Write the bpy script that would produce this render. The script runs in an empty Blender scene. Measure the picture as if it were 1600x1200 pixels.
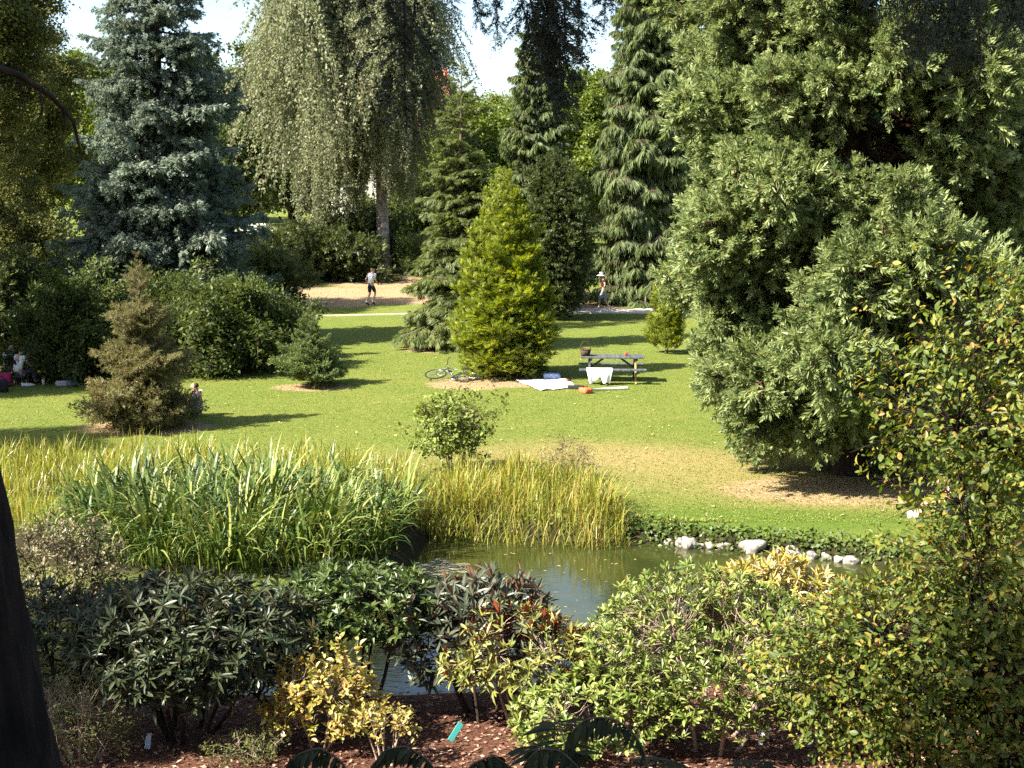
import bpy, math
import numpy as np
from mathutils import Matrix, Vector
R_ = math.radians
rng = np.random.default_rng(11)
scene = bpy.context.scene
COL = scene.collection

# ------------------------------------------------------------------ camera, sky, sun, exposure
CAM_Z, F = 5.6, 2000.0
PITCH = math.atan(300 / F)
cam_d = bpy.data.cameras.new('camera')
cam = bpy.data.objects.new('camera', cam_d); COL.objects.link(cam)
cam.location = (0, 0, CAM_Z); cam.rotation_euler = (math.pi / 2 - PITCH, 0, 0)
cam_d.sensor_width = 36; cam_d.lens = F / 1600 * 36; cam_d.clip_start = 0.1; cam_d.clip_end = 3000
scene.camera = cam

SUN_EL, SH = R_(43), np.array([0.90, 0.42])          # SH = direction in which shadows fall
SH = SH / np.linalg.norm(SH)
world = bpy.data.worlds.new('World'); scene.world = world; world.use_nodes = True
nt = world.node_tree; nt.nodes.clear()
sky = nt.nodes.new('ShaderNodeTexSky'); sky.sky_type = 'NISHITA'; sky.sun_disc = False
sky.sun_elevation = SUN_EL; sky.sun_rotation = math.atan2(-SH[0], -SH[1]); sky.air_density = 1.0; sky.dust_density = 1.8; sky.ozone_density = 0.8
bg = nt.nodes.new('ShaderNodeBackground'); bg.inputs['Strength'].default_value = 0.08
out = nt.nodes.new('ShaderNodeOutputWorld')
nt.links.new(sky.outputs[0], bg.inputs[0]); nt.links.new(bg.outputs[0], out.inputs[0])
sun_d = bpy.data.lights.new('sun', 'SUN'); sun_d.energy = 5.0; sun_d.angle = R_(0.53); sun_d.color = (1.0, 0.93, 0.80)
sun = bpy.data.objects.new('sun', sun_d); COL.objects.link(sun)
sdir = Vector((SH[0] * math.cos(SUN_EL), SH[1] * math.cos(SUN_EL), -math.sin(SUN_EL)))
sun.rotation_euler = sdir.to_track_quat('-Z', 'Y').to_euler(); sun.location = (-30, -10, 40)
scene.view_settings.view_transform = 'Standard'; scene.view_settings.look = 'None'
scene.view_settings.exposure = 2.08; scene.view_settings.gamma = 1; scene.view_settings.use_curve_mapping = False
scene.render.engine = 'CYCLES'
scene.cycles.max_bounces = 6; scene.cycles.diffuse_bounces = 3; scene.cycles.glossy_bounces = 3
scene.cycles.transmission_bounces = 4; scene.cycles.transparent_max_bounces = 8
scene.cycles.caustics_reflective = False; scene.cycles.caustics_refractive = False
scene.cycles.sample_clamp_indirect = 4.0
scene.cycles.use_denoising = False

# ------------------------------------------------------------------ terrain shape
WATER = -0.35
def at_plane(px, py, z):
    d = np.array([(px - 800) / F, math.cos(PITCH) + (600 - py) / F * math.sin(PITCH), -math.sin(PITCH) + (600 - py) / F * math.cos(PITCH)])
    t = (z - CAM_Z) / d[2]
    return np.array([d[0] * t, d[1] * t, z])
_pond_px = [(1560, 905), (1400, 884), (1300, 872), (1250, 868), (1150, 858), (1050, 850), (1000, 846), (930, 848), (800, 840), (668, 832), (645, 868),
            (625, 905), (560, 932), (400, 950), (200, 950), (20, 960), (-60, 1020), (60, 1108), (240, 1104), (420, 1112), (600, 1112), (760, 1106),
            (900, 1100), (1250, 1090), (1420, 1060), (1560, 990)]
POND = np.array([at_plane(a, b, WATER)[:2] for a, b in _pond_px])
def pond_sd(x, y):
    x = np.asarray(x, float); y = np.asarray(y, float)
    d = np.full(x.shape, 1e9); inside = np.zeros(x.shape, bool)
    n = len(POND)
    for i in range(n):
        a, b = POND[i], POND[(i + 1) % n]
        e = b - a
        t = np.clip(((x - a[0]) * e[0] + (y - a[1]) * e[1]) / (e @ e), 0, 1)
        d = np.minimum(d, np.hypot(x - a[0] - t * e[0], y - a[1] - t * e[1]))
        c = ((a[1] > y) != (b[1] > y)) & (x < (b[0] - a[0]) * (y - a[1]) / (b[1] - a[1] + 1e-12) + a[0])
        inside ^= c
    return np.where(inside, -d, d)
def sstep(a, b, x):
    t = np.clip((x - a) / (b - a), 0, 1); return t * t * (3 - 2 * t)
def hgt(x, y):
    x = np.asarray(x, float); y = np.asarray(y, float)
    z = np.interp(y, [-12, 0, 3, 5, 8, 11, 12.5, 14], [4.3, 4.0, 3.45, 2.5, 1.0, 0.14, 0.03, -0.04])
    z = z + 0.045 * np.clip(y - 60, 0, 100) + 0.03 * np.sin(x * 0.31 + 1) * np.sin(y * 0.23) * sstep(20, 26, y)
    sd = pond_sd(x, y)
    return z - 0.85 * (1 - sstep(-0.7, 0.3, sd))
def H1(x, y): return float(hgt(np.array([x]), np.array([y]))[0])
def at(px, py):
    z = 0.0
    for _ in range(30):
        p = at_plane(px, py, z)
        if p[1] < 0 or p[1] > 400: break
        z = 0.5 * z + 0.5 * H1(p[0], p[1])
    return at_plane(px, py, z)
def onto(px, y):
    x = (px - 800) / F * (y * math.cos(PITCH) + (CAM_Z - H1(0, y)) * math.sin(PITCH))
    return np.array([x, y, H1(x, y)])

# ------------------------------------------------------------------ materials
MATS = {}
def nodes_of(name):
    m = bpy.data.materials.new(name); m.use_nodes = True
    t = m.node_tree; t.nodes.clear()
    o = t.nodes.new('ShaderNodeOutputMaterial')
    return m, t, o
def N(t, kind, **kw):
    n = t.nodes.new(kind)
    for k, v in kw.items():
        if k.startswith('i_'): n.inputs[int(k[2:])].default_value = v
        else: setattr(n, k, v)
    return n
def ramp(t, cols, pos=None):
    r = t.nodes.new('ShaderNodeValToRGB')
    e = r.color_ramp.elements
    while len(e) < len(cols): e.new(0.5)
    for i, c in enumerate(cols):
        e[i].position = pos[i] if pos else i / max(1, len(cols) - 1)
        e[i].color = (*c, 1)
    return r
def leaf_mat(name, cols, back=None, rough=0.45, trans=0.25, spec=0.35, pos=None):
    """leaf colours spread over individual leaves by a per-leaf random attribute"""
    m, t, o = nodes_of(name)
    a = N(t, 'ShaderNodeAttribute', attribute_name='tint')
    oi = N(t, 'ShaderNodeObjectInfo')
    ad = N(t, 'ShaderNodeMath', operation='ADD'); fr = N(t, 'ShaderNodeMath', operation='FRACT')
    t.links.new(a.outputs['Fac'], ad.inputs[0]); t.links.new(oi.outputs['Random'], ad.inputs[1]); t.links.new(ad.outputs[0], fr.inputs[0])
    r = ramp(t, cols, pos); t.links.new(fr.outputs[0], r.inputs[0])
    col = r.outputs[0]
    if back is not None:
        g = N(t, 'ShaderNodeNewGeometry'); mx = N(t, 'ShaderNodeMix', data_type='RGBA')
        t.links.new(g.outputs['Backfacing'], mx.inputs[0]); t.links.new(col, mx.inputs[6]); mx.inputs[7].default_value = (*back, 1)
        col = mx.outputs[2]
    p = N(t, 'ShaderNodeBsdfPrincipled'); p.inputs['Roughness'].default_value = rough
    p.inputs['Specular IOR Level'].default_value = spec
    t.links.new(col, p.inputs['Base Color'])
    tr = N(t, 'ShaderNodeBsdfTranslucent')
    hs = N(t, 'ShaderNodeHueSaturation'); hs.inputs['Hue'].default_value = 0.485; hs.inputs['Saturation'].default_value = 1.15; hs.inputs['Value'].default_value = 1.5
    t.links.new(col, hs.inputs['Color']); t.links.new(hs.outputs[0], tr.inputs[0])
    mx = N(t, 'ShaderNodeMixShader'); mx.inputs[0].default_value = trans
    t.links.new(p.outputs[0], mx.inputs[1]); t.links.new(tr.outputs[0], mx.inputs[2]); t.links.new(mx.outputs[0], o.inputs[0])
    MATS[name] = m; return m
def bark_mat(name, c1, c2, scale=8, stretch=0.25, bump=0.6):
    m, t, o = nodes_of(name)
    tc = N(t, 'ShaderNodeTexCoord'); mp = N(t, 'ShaderNodeMapping'); mp.inputs['Scale'].default_value = (1, 1, stretch)
    n = N(t, 'ShaderNodeTexNoise'); n.inputs['Scale'].default_value = scale; n.inputs['Detail'].default_value = 6; n.inputs['Roughness'].default_value = 0.65
    t.links.new(tc.outputs['Object'], mp.inputs[0]); t.links.new(mp.outputs[0], n.inputs[0])
    r = ramp(t, [c1, c2], [0.35, 0.68]); t.links.new(n.outputs[0], r.inputs[0])
    p = N(t, 'ShaderNodeBsdfPrincipled'); p.inputs['Roughness'].default_value = 0.9; p.inputs['Specular IOR Level'].default_value = 0.15
    t.links.new(r.outputs[0], p.inputs['Base Color'])
    b = N(t, 'ShaderNodeBump'); b.inputs['Strength'].default_value = bump; b.inputs['Distance'].default_value = 0.05
    t.links.new(n.outputs[0], b.inputs['Height']); t.links.new(b.outputs[0], p.inputs['Normal']); t.links.new(p.outputs[0], o.inputs[0])
    MATS[name] = m; return m
def flat_mat(name, c, rough=0.6, spec=0.4, metal=0.0, var=0.12, scale=12):
    m, t, o = nodes_of(name)
    tc = N(t, 'ShaderNodeTexCoord'); n = N(t, 'ShaderNodeTexNoise'); n.inputs['Scale'].default_value = scale; n.inputs['Detail'].default_value = 4
    t.links.new(tc.outputs['Object'], n.inputs[0])
    r = ramp(t, [[v * (1 - var) for v in c], [min(1, v * (1 + var)) for v in c]], [0.3, 0.7]); t.links.new(n.outputs[0], r.inputs[0])
    p = N(t, 'ShaderNodeBsdfPrincipled'); p.inputs['Roughness'].default_value = rough; p.inputs['Specular IOR Level'].default_value = spec; p.inputs['Metallic'].default_value = metal
    t.links.new(r.outputs[0], p.inputs['Base Color']); t.links.new(p.outputs[0], o.inputs[0])
    MATS[name] = m; return m

bark = bark_mat('bark_grey_brown', (0.05, 0.035, 0.025), (0.16, 0.12, 0.09))
bark_dark = bark_mat('bark_dark', (0.012, 0.009, 0.007), (0.06, 0.042, 0.032), 7)
bark_red = bark_mat('bark_red_brown', (0.05, 0.026, 0.018), (0.14, 0.075, 0.05), 6)
bark_birch = bark_mat('bark_birch', (0.10, 0.08, 0.07), (0.42, 0.36, 0.32), 5, 0.8)
twig = bark_mat('twig_brown', (0.06, 0.04, 0.03), (0.14, 0.10, 0.07), 10)
twig_pale = bark_mat('twig_pale', (0.22, 0.16, 0.12), (0.42, 0.34, 0.26), 10)

# ------------------------------------------------------------------ mesh builder
class MB:
    def __init__(s): s.V, s.L, s.S, s.M, s.T, s.Sm, s.n = [], [], [], [], [], [], 0
    def add(s, V, F, mat=0, tint=0.5, smooth=False):
        V = np.asarray(V, float).reshape(-1, 3); F = np.asarray(F, int)
        s.V.append(V); s.L.append((F + s.n).ravel()); s.S.append(np.full(len(F), F.shape[1])); s.M.append(np.full(len(F), mat))
        s.Sm.append(np.full(len(F), smooth)); s.T.append(np.broadcast_to(np.asarray(tint, float), (len(V),)).copy()); s.n += len(V)
    def scatter(s, tmpl, P, R, S, mat=0, tint=None):
        TV, TF = tmpl; P = np.asarray(P, float); n = len(P)
        if n == 0: return
        S = np.asarray(S, float)
        if S.ndim == 0: S = np.full((n, 3), float(S))
        elif S.ndim == 1: S = np.repeat(S[:, None], 3, 1)
        loc = TV[None] * S[:, None, :]
        V = np.einsum('nij,nkj->nki', R, loc) + P[:, None, :]
        k = len(TV)
        F = (TF[None] + (np.arange(n) * k)[:, None, None]).reshape(-1, TF.shape[1])
        if tint is None: tint = rng.random(n)
        s.add(V.reshape(-1, 3), F, mat, np.repeat(tint, k))
    def tube(s, pts, rad, sides=5, mat=0, cap=False, smooth=True):
        pts = np.asarray(pts, float); n = len(pts); rad = np.broadcast_to(np.asarray(rad, float), (n,))
        d = np.gradient(pts, axis=0); d /= np.linalg.norm(d, axis=1)[:, None] + 1e-9
        ref = np.where(np.abs(d[:, 2:3]) > 0.95, [[1., 0, 0]], [[0, 0, 1.]])
        if np.abs(d[:, 2]).max() > 0.8: ref = np.tile([[1., 0.01, 0]], (n, 1)) if np.abs(d[:, 0]).max() < 0.97 else np.tile([[0.01, 1., 0]], (n, 1))
        u = np.cross(d, ref); u /= np.linalg.norm(u, axis=1)[:, None] + 1e-9
        v = np.cross(d, u)
        a = np.arange(sides) / sides * 2 * math.pi
        V = pts[:, None] + rad[:, None, None] * (np.cos(a)[None, :, None] * u[:, None] + np.sin(a)[None, :, None] * v[:, None])
        i = np.arange(n - 1)[:, None] * sides; j = np.arange(sides)[None]
        k = (j + 1) % sides
        Fq = np.stack([i + j, i + k, i + sides + k, i + sides + j], -1).reshape(-1, 4)
        s.add(V.reshape(-1, 3), Fq, mat, 0.5, smooth)
        if cap:
            b = s.n - n * sides
            for o_, rev in ((0, True), ((n - 1) * sides, False)):
                f = [b + o_ + q for q in range(sides)]
                if not rev: f = f[::-1]
                s.L.append(np.array(f)); s.S.append(np.array([sides])); s.M.append(np.array([mat])); s.Sm.append(np.array([False]))
    def box(s, c, size, R=None, mat=0, bev=0.0):
        h = np.asarray(size, float) / 2
        if bev <= 0:
            V = np.array([[x, y, z] for x in (-1, 1) for y in (-1, 1) for z in (-1, 1)]) * h
            Fq = [[0, 1, 3, 2], [4, 6, 7, 5], [0, 4, 5, 1], [2, 3, 7, 6], [0, 2, 6, 4], [1, 5, 7, 3]]
        else:
            bm = __import__('bmesh').new(); bmesh = __import__('bmesh')
            bmesh.ops.create_cube(bm, size=1.0)
            for v in bm.verts: v.co = Vector([v.co[i] * size[i] for i in range(3)])
            bmesh.ops.bevel(bm, geom=bm.edges[:], offset=bev, segments=1, affect='EDGES')
            bmesh.ops.triangulate(bm, faces=bm.faces[:])
            bm.verts.index_update(); V = np.array([v.co[:] for v in bm.verts]); Fq = [[v.index for v in f.verts] for f in bm.faces]; bm.free()
        if R is not None: V = V @ np.asarray(R).T
        s.add(V + np.asarray(c), Fq, mat)
    def lathe(s, prof, seg=16, c=(0, 0, 0), mat=0, smooth=True):
        prof = np.asarray(prof, float); n = len(prof); a = np.arange(seg) / seg * 2 * math.pi
        V = np.stack([prof[:, 0:1] * np.cos(a), prof[:, 0:1] * np.sin(a), np.repeat(prof[:, 1:2], seg, 1)], -1).reshape(-1, 3) + np.asarray(c)
        i = np.arange(n - 1)[:, None] * seg; j = np.arange(seg)[None]; k = (j + 1) % seg
        s.add(V, np.stack([i + j, i + k, i + seg + k, i + seg + j], -1).reshape(-1, 4), mat, 0.5, smooth)
    def mesh(s, name, mats):
        me = bpy.data.meshes.new(name)
        V = np.concatenate(s.V); L = np.concatenate(s.L); S = np.concatenate(s.S)
        me.vertices.add(len(V)); me.vertices.foreach_set('co', V.ravel())
        me.loops.add(len(L)); me.loops.foreach_set('vertex_index', L.astype(np.int32))
        me.polygons.add(len(S)); me.polygons.foreach_set('loop_start', np.concatenate([[0], np.cumsum(S)[:-1]]).astype(np.int32))
        me.polygons.foreach_set('material_index', np.concatenate(s.M).astype(np.int32))
        me.polygons.foreach_set('use_smooth', np.concatenate(s.Sm).astype(bool))
        a = me.attributes.new('tint', 'FLOAT', 'POINT'); a.data.foreach_set('value', np.concatenate(s.T).astype(np.float32))
        for m in (mats if isinstance(mats, (list, tuple)) else [mats]): me.materials.append(m)
        me.update(calc_edges=True); me.validate(); return me

def thing(name, label, cat, loc, rotz=0.0, group=None):
    o = bpy.data.objects.new(name, None); COL.objects.link(o); o.empty_display_size = 0.2
    o.location = [float(v) for v in loc]; o.rotation_euler = (0, 0, rotz); o['label'] = label; o['category'] = cat
    if group: o['group'] = group
    return o
def tag(o, label, cat, group=None):
    o['label'] = label; o['category'] = cat
    if group: o['group'] = group
    return o
def put(name, me, parent=None, loc=(0, 0, 0), rot=None, scale=None, kind=None, M=None):
    o = bpy.data.objects.new(name, me); COL.objects.link(o)
    if parent is not None: o.parent = parent
    if M is not None: o.matrix_basis = M
    else:
        o.location = [float(v) for v in loc]
        if rot is not None: o.rotation_euler = rot
        if scale is not None: o.scale = scale if hasattr(scale, '__len__') else (scale,) * 3
    if kind: o['kind'] = kind
    return o

# ------------------------------------------------------------------ vector helpers and leaf templates
def nrm(v): v = np.asarray(v, float); return v / (np.linalg.norm(v, axis=-1, keepdims=True) + 1e-9)
def frames(X, Zh=None, roll=None):
    X = nrm(X); n = len(X)
    if Zh is None: Zh = nrm(rng.normal(size=(n, 3)))
    Z = nrm(Zh - X * np.sum(Zh * X, 1, keepdims=True)); Y = np.cross(Z, X)
    return np.stack([X, Y, Z], -1)
def diamond(l=1.0, w=0.5, droop=0.08):
    return np.array([[0, 0, 0], [l * .42, w / 2, .02 * l], [l, 0, -droop * l], [l * .42, -w / 2, .02 * l]]), np.array([[0, 3, 2, 1]])
def leaf_t(l=1.0, w=0.35, fold=0.06, droop=0.15):
    V = [[0, 0, 0]]
    for u, ww in ((.22, .62), (.5, 1.0), (.78, .72)):
        z = -droop * l * u * u
        V += [[l * u, w / 2 * ww, z + fold * l * ww], [l * u, 0, z], [l * u, -w / 2 * ww, z + fold * l * ww]]
    V.append([l, 0, -droop * l])
    Fs = [[0, 2, 1], [0, 3, 2]]
    for k in (0, 3):
        a = 1 + k
        Fs += [[a, a + 1, a + 3], [a + 1, a + 4, a + 3], [a + 1, a + 2, a + 4], [a + 2, a + 5, a + 4]]
    Fs += [[7, 8, 10], [8, 9, 10]]
    return np.array(V), np.array(Fs)
def tuft_t(n, l, w, cone, along=0.0, seed=0, flat=0.0):
    """needle-covered twig end: n narrow blades leaving the +X axis at about `cone`"""
    r = np.random.default_rng(seed); V, Fs = [], []
    for i in range(n):
        a = r.random() * 2 * math.pi; c = cone * (0.5 + r.random() * 0.8); x0 = along * l * r.random()
        ll = l * (0.6 + 0.5 * r.random()) * (1 - 0.5 * x0 / (l + 1e-9) * (along > 0))
        d = np.array([math.cos(c), math.sin(c) * math.cos(a), math.sin(c) * math.sin(a) * (1 - flat)])
        d /= np.linalg.norm(d)
        sd = np.cross(d, nrm(r.normal(size=3))); sd = sd / np.linalg.norm(sd) * w / 2
        b = np.array([x0, 0, 0]); k = len(V)
        V += [b - sd * .5, b + d * ll * .45 - sd, b + d * ll, b + d * ll * .45 + sd]; Fs.append([k, k + 1, k + 2, k + 3])
    return np.array(V), np.array(Fs)
def fan_t(n, l, w, half, seed=0, droop=0.1):
    """flat frond of scale foliage, in the XY plane"""
    r = np.random.default_rng(seed); V, Fs = [], []
    for i in range(n):
        a = half * (2 * (i + .5) / n - 1) + r.normal() * .08; ll = l * (1 - 0.35 * abs(a) / half) * (0.8 + .35 * r.random())
        d = np.array([math.cos(a), math.sin(a), -droop * (0.4 + r.random()) + 0.1 * r.normal()]); sd = np.array([-math.sin(a), math.cos(a), .3 * r.normal()]) * w / 2
        b = np.array([0.12 * l * i / n, 0, 0]); k = len(V)
        V += [b, b + d * ll * .6 - sd, b + d * ll + [0, 0, -droop * ll * .6], b + d * ll * .6 + sd]; Fs.append([k, k + 1, k + 2, k + 3])
    return np.array(V), np.array(Fs)

# ------------------------------------------------------------------ boughs (branch along +X, Z up)
def bough(L, mats, tmpls, n_side=22, side=0.5, ang=55, droop=0.1, tip=0.1, spacing=0.1, sc=1.0, hang=0.0, around=0.0, jit=0.35, wood=0.03, u0=0.12, side_droop=0.15, up=0.0, shape=1.0):
    m = MB(); xs = np.linspace(0, L, 8)
    axis = lambda x: np.array([x, 0, -droop * L * (x / L) ** 1.5 + tip * L * (x / L) ** 3])
    wob = rng.normal(size=2) * 0.04 * L
    ax = lambda x: axis(x) + np.array([0, wob[0] * math.sin(3 * x / L), wob[1] * math.sin(2.5 * x / L) * .5])
    m.tube([ax(x) for x in xs], np.linspace(wood, wood * .2, 8), 4, 1)
    P, D = [], []
    for i in range(n_side):
        u = u0 + (1 - u0) * (i + rng.random()) / n_side
        b = ax(u * L); sgn = 1 if i % 2 else -1
        sl = side * L * (1 - u) ** shape * (0.75 + .5 * rng.random()) + 0.06 * L
        a = R_(ang) * (0.8 + .4 * rng.random()); roll = around * (rng.random() * 2 - 1) * math.pi
        d = np.array([math.cos(a), sgn * math.sin(a) * math.cos(roll), math.sin(a) * math.sin(roll) + up])
        k = max(2, int(sl / spacing)); us = (np.arange(k) + rng.random()) / k
        pts = b + np.outer(us * sl, d); pts[:, 2] -= side_droop * sl * us ** 2
        if sl > 0.25 * L * side: m.tube([b, b + d * sl * .5 - [0, 0, side_droop * sl * .25], b + d * sl - [0, 0, side_droop * sl]], [wood * .4, wood * .3, wood * .1], 3, 1)
        P.append(pts + rng.normal(size=pts.shape) * spacing * .25)
        D.append(np.tile(d, (k, 1)) + rng.normal(size=(k, 3)) * jit + [0, 0, -hang] - np.outer(us, [0, 0, side_droop]))
    k = max(3, int(L * (1 - u0) / spacing)); us = u0 + (1 - u0) * np.arange(k) / k
    P.append(np.array([ax(u * L) for u in us])); D.append(np.tile([1., 0, -hang], (k, 1)) + rng.normal(size=(k, 3)) * jit * 1.4)
    P, D = np.concatenate(P), np.concatenate(D)
    which = rng.integers(0, len(tmpls), len(P))
    Zh = np.tile([0., 0, 1], (len(P), 1)) + rng.normal(size=(len(P), 3)) * .35
    Rm = frames(D, Zh)
    for q, t in enumerate(tmpls):
        s_ = which == q
        m.scatter(t, P[s_], Rm[s_], sc * (0.7 + .6 * rng.random(s_.sum())), 0)
    return m.mesh('bough', mats), L
def bough_weeping(L, drop, mats, leaf, n_str=34, per=55, lsc=0.08, arch=0.35):
    """arching birch limb with long hanging leafy strands"""
    m = MB(); ax = lambda u: np.array([L * u, 0, arch * L * math.sin(u * 2.2) - 0.15 * L * u * u])
    m.tube([ax(u) for u in np.linspace(0, 1, 8)], np.linspace(.05, .012, 8), 4, 1)
    P, D = [], []
    for i in range(n_str):
        u = 0.15 + .85 * (i + rng.random()) / n_str; b = ax(u)
        out = np.array([rng.random() * .5, rng.normal() * .55, 0]) * L * .3; ln = drop * (0.35 + .75 * rng.random()) * (0.6 + .4 * u)
        us = np.sort(rng.random(per)) * .97 + .03
        pts = b + np.outer(np.sqrt(us), out) + np.outer(us, [0, 0, -ln]) + rng.normal(size=(per, 3)) * .05
        pts[:, 2] += .12 * ln * np.sin(us * 3)
        q = b + np.outer(np.sqrt(np.linspace(0, 1, 4)), out) + np.outer(np.linspace(0, 1, 4), [0, 0, -ln])
        m.tube(q, [.010, .008, .006, .004], 3, 1)
        P.append(pts); D.append(rng.normal(size=(per, 3)) * .6 + [0, 0, -.9])
    P, D = np.concatenate(P), np.concatenate(D)
    m.scatter(leaf, P, frames(D), lsc * (0.7 + .7 * rng.random(len(P))), 0)
    return m.mesh('bough', mats), L
def bough_leafy(L, mats, leaf, n_twig=40, per=24, lsc=0.1, spread=0.45, droop=0.1, wood=0.035, hang=0.25):
    m = MB(); ax = lambda u: np.array([L * u, 0, .12 * L * math.sin(u * 2.5) - droop * L * u * u])
    m.tube([ax(u) for u in np.linspace(0, 1, 7)], np.linspace(wood, wood * .25, 7), 4, 1)
    P, D = [], []
    for i in range(n_twig):
        u = .12 + .88 * (i + rng.random()) / n_twig; b = ax(u)
        d = nrm(rng.normal(size=3) * [.5, 1, .75] + [.55, 0, .15]); ln = L * spread * (0.4 + .7 * rng.random()) * (1.1 - .6 * u)
        us = rng.random(per) ** .7
        pts = b + np.outer(us * ln, d) + rng.normal(size=(per, 3)) * .06 * L; pts[:, 2] -= .2 * ln * us ** 2
        m.tube([b, b + d * ln * .5, b + d * ln - [0, 0, .15 * ln]], [wood * .35, wood * .25, wood * .08], 3, 1)
        P.append(pts); D.append(nrm(rng.normal(size=(per, 3))) + d * .5 + [0, 0, -hang])
    P, D = np.concatenate(P), np.concatenate(D)
    Zh = np.tile([0., 0, 1], (len(P), 1)) + rng.normal(size=(len(P), 3)) * .5
    m.scatter(leaf, P, frames(D, Zh), lsc * (0.7 + .7 * rng.random(len(P))), 0)
    return m.mesh('bough', mats), L

def trunk_mesh(H, r0, mat, lean=(0, 0), flare=1.5, top=0.04, sides=12, wob=0.04):
    m = MB(); n = 16; u = np.linspace(0, 1, n)
    pts = np.stack([lean[0] * u + wob * np.sin(u * 7 + 1), lean[1] * u + wob * np.cos(u * 6), -0.3 + (H + .3) * u], -1)
    rad = r0 * (1 - u) ** .85 + top * r0; rad[0] *= flare; rad[1] *= 1 + (flare - 1) * .25
    m.tube(pts, rad, sides, 0); return m.mesh('trunk', mat)
def tree(name, label, cat, loc, H, prof, boughs, n, elev, z0=0.0, r0=0.2, bark_m=None, group=None, side=None, top_cut=1.0, start=0.0, jit=0.13, trunk=True, lean=(0, 0), el_j=0.12, seed=None, asp=1.0):
    """a trunk and n boughs copied from shared bough meshes; prof(t) = crown radius in metres at relative height t"""
    global rng
    keep = rng
    if seed is not None: rng = np.random.default_rng(seed)
    root = thing(name, label, cat, loc, 0, group)
    if trunk: put('trunk', trunk_mesh(H * .97, r0, bark_m or bark, lean), root)
    ts = np.linspace(0, top_cut, 400); w = np.array([max(prof(t), .05) for t in ts]); w = np.maximum(w, .22 * w.max()) ** 1.1; c = np.cumsum(w); c /= c[-1]
    for i in range(n):
        t = float(np.interp((i + rng.random()) / n, c, ts)); z = z0 + (H - z0) * t
        me, L0 = boughs[i % len(boughs)]
        az = i * 2.39996 + rng.normal() * .25; r = max(prof(t), .12) * (1 + rng.normal() * jit) * (side(az, z) if side else 1)
        sx = r * (1 - start) / L0; sy = sx * (asp if asp != 1.0 else 1.0)
        el = elev(t) + rng.normal() * el_j
        k = min(1.0, z / H)
        x0, y0 = lean[0] * k + math.cos(az) * r * start, lean[1] * k + math.sin(az) * r * start
        put('bough', me, root, (x0, y0, z), (rng.normal() * .15, -el, az), (sx, sy * (1 + .15 * rng.normal()), sx))
    rng = keep
    return root

# ------------------------------------------------------------------ shrubs whose leaves are objects of their own
def place_leaves(root, P, Rm, S, leaf_mesh_variants, tmpl, mat, n_parts, name='leaf', cam_xyz=None, scale3=False):
    """the leaves that show largest become objects named leaf, the rest one foliage mesh"""
    P = np.asarray(P); n = len(P); loc = np.array(root.location)
    c = (np.array([0, 0, CAM_Z]) - loc)
    d = np.linalg.norm(P - c, axis=1)
    area = np.abs(np.sum(Rm[:, :, 2] * nrm(c - P), 1)) + .15
    score = np.asarray(S if np.ndim(S) == 1 else np.full(n, S)) * np.sqrt(area) / d
    front = np.sum(nrm(P - P.mean(0)) * nrm(c - P.mean(0))[None], 1)
    score = score * (1 + .8 * front) * (1 + .25 * rng.random(n))
    o_ = np.argsort(-score); pick, rest = o_[:n_parts], o_[n_parts:]
    S = np.asarray(S) if np.ndim(S) else np.full(n, S)
    for k, i in enumerate(pick):
        M = np.eye(4); M[:3, :3] = Rm[i] * S[i]; M[:3, 3] = P[i]
        put(name, leaf_mesh_variants[k % len(leaf_mesh_variants)], root, M=Matrix(M.tolist()))
    if len(rest):
        m = MB(); which = rng.integers(0, len(tmpl), len(rest))
        for q, t in enumerate(tmpl):
            s_ = rest[which == q]; m.scatter(t, P[s_], Rm[s_], S[s_], 0)
        put('foliage', m.mesh('foliage', mat), root, kind='stuff')
def leaf_variants(tmpls, mat):
    outl = []
    for i, t in enumerate(tmpls):
        m = MB(); m.add(t[0], t[1], 0, (i * .37) % 1); outl.append(m.mesh('leaf', mat))
    return outl
def dome(n, R, H, zc, low=-0.2, inner=0.3, seed=0, lump=0.22, nl=14):
    r = np.random.default_rng(seed)
    d = nrm(r.normal(size=(n * 3, 3))); d = d[d[:, 2] > low][:n]; n = len(d)
    lobes = nrm(r.normal(size=(nl, 3)) + [0, 0, .3]); amp = lump * (r.random(nl) * 1.6 - .5)
    k = 1 + np.sum(amp * np.exp(-(1 - d @ lobes.T) * 9), 1)
    rho = (1 - inner * r.random(n) ** 1.6) * k
    P = np.stack([R[0] * d[:, 0] * rho, R[1] * d[:, 1] * rho, zc + (H - zc) * d[:, 2] * rho], -1)
    for a_, lim in ((0, R[0]), (1, R[1]), (2, H)):
        e_ = np.percentile(np.abs(P[:, a_]), 98); P[:, a_] *= min(1.15, lim * .96 / e_)
    P[:, 2] = np.maximum(P[:, 2], 0.06)
    return P, nrm(d / np.array([R[0], R[1], H - zc]))
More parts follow.
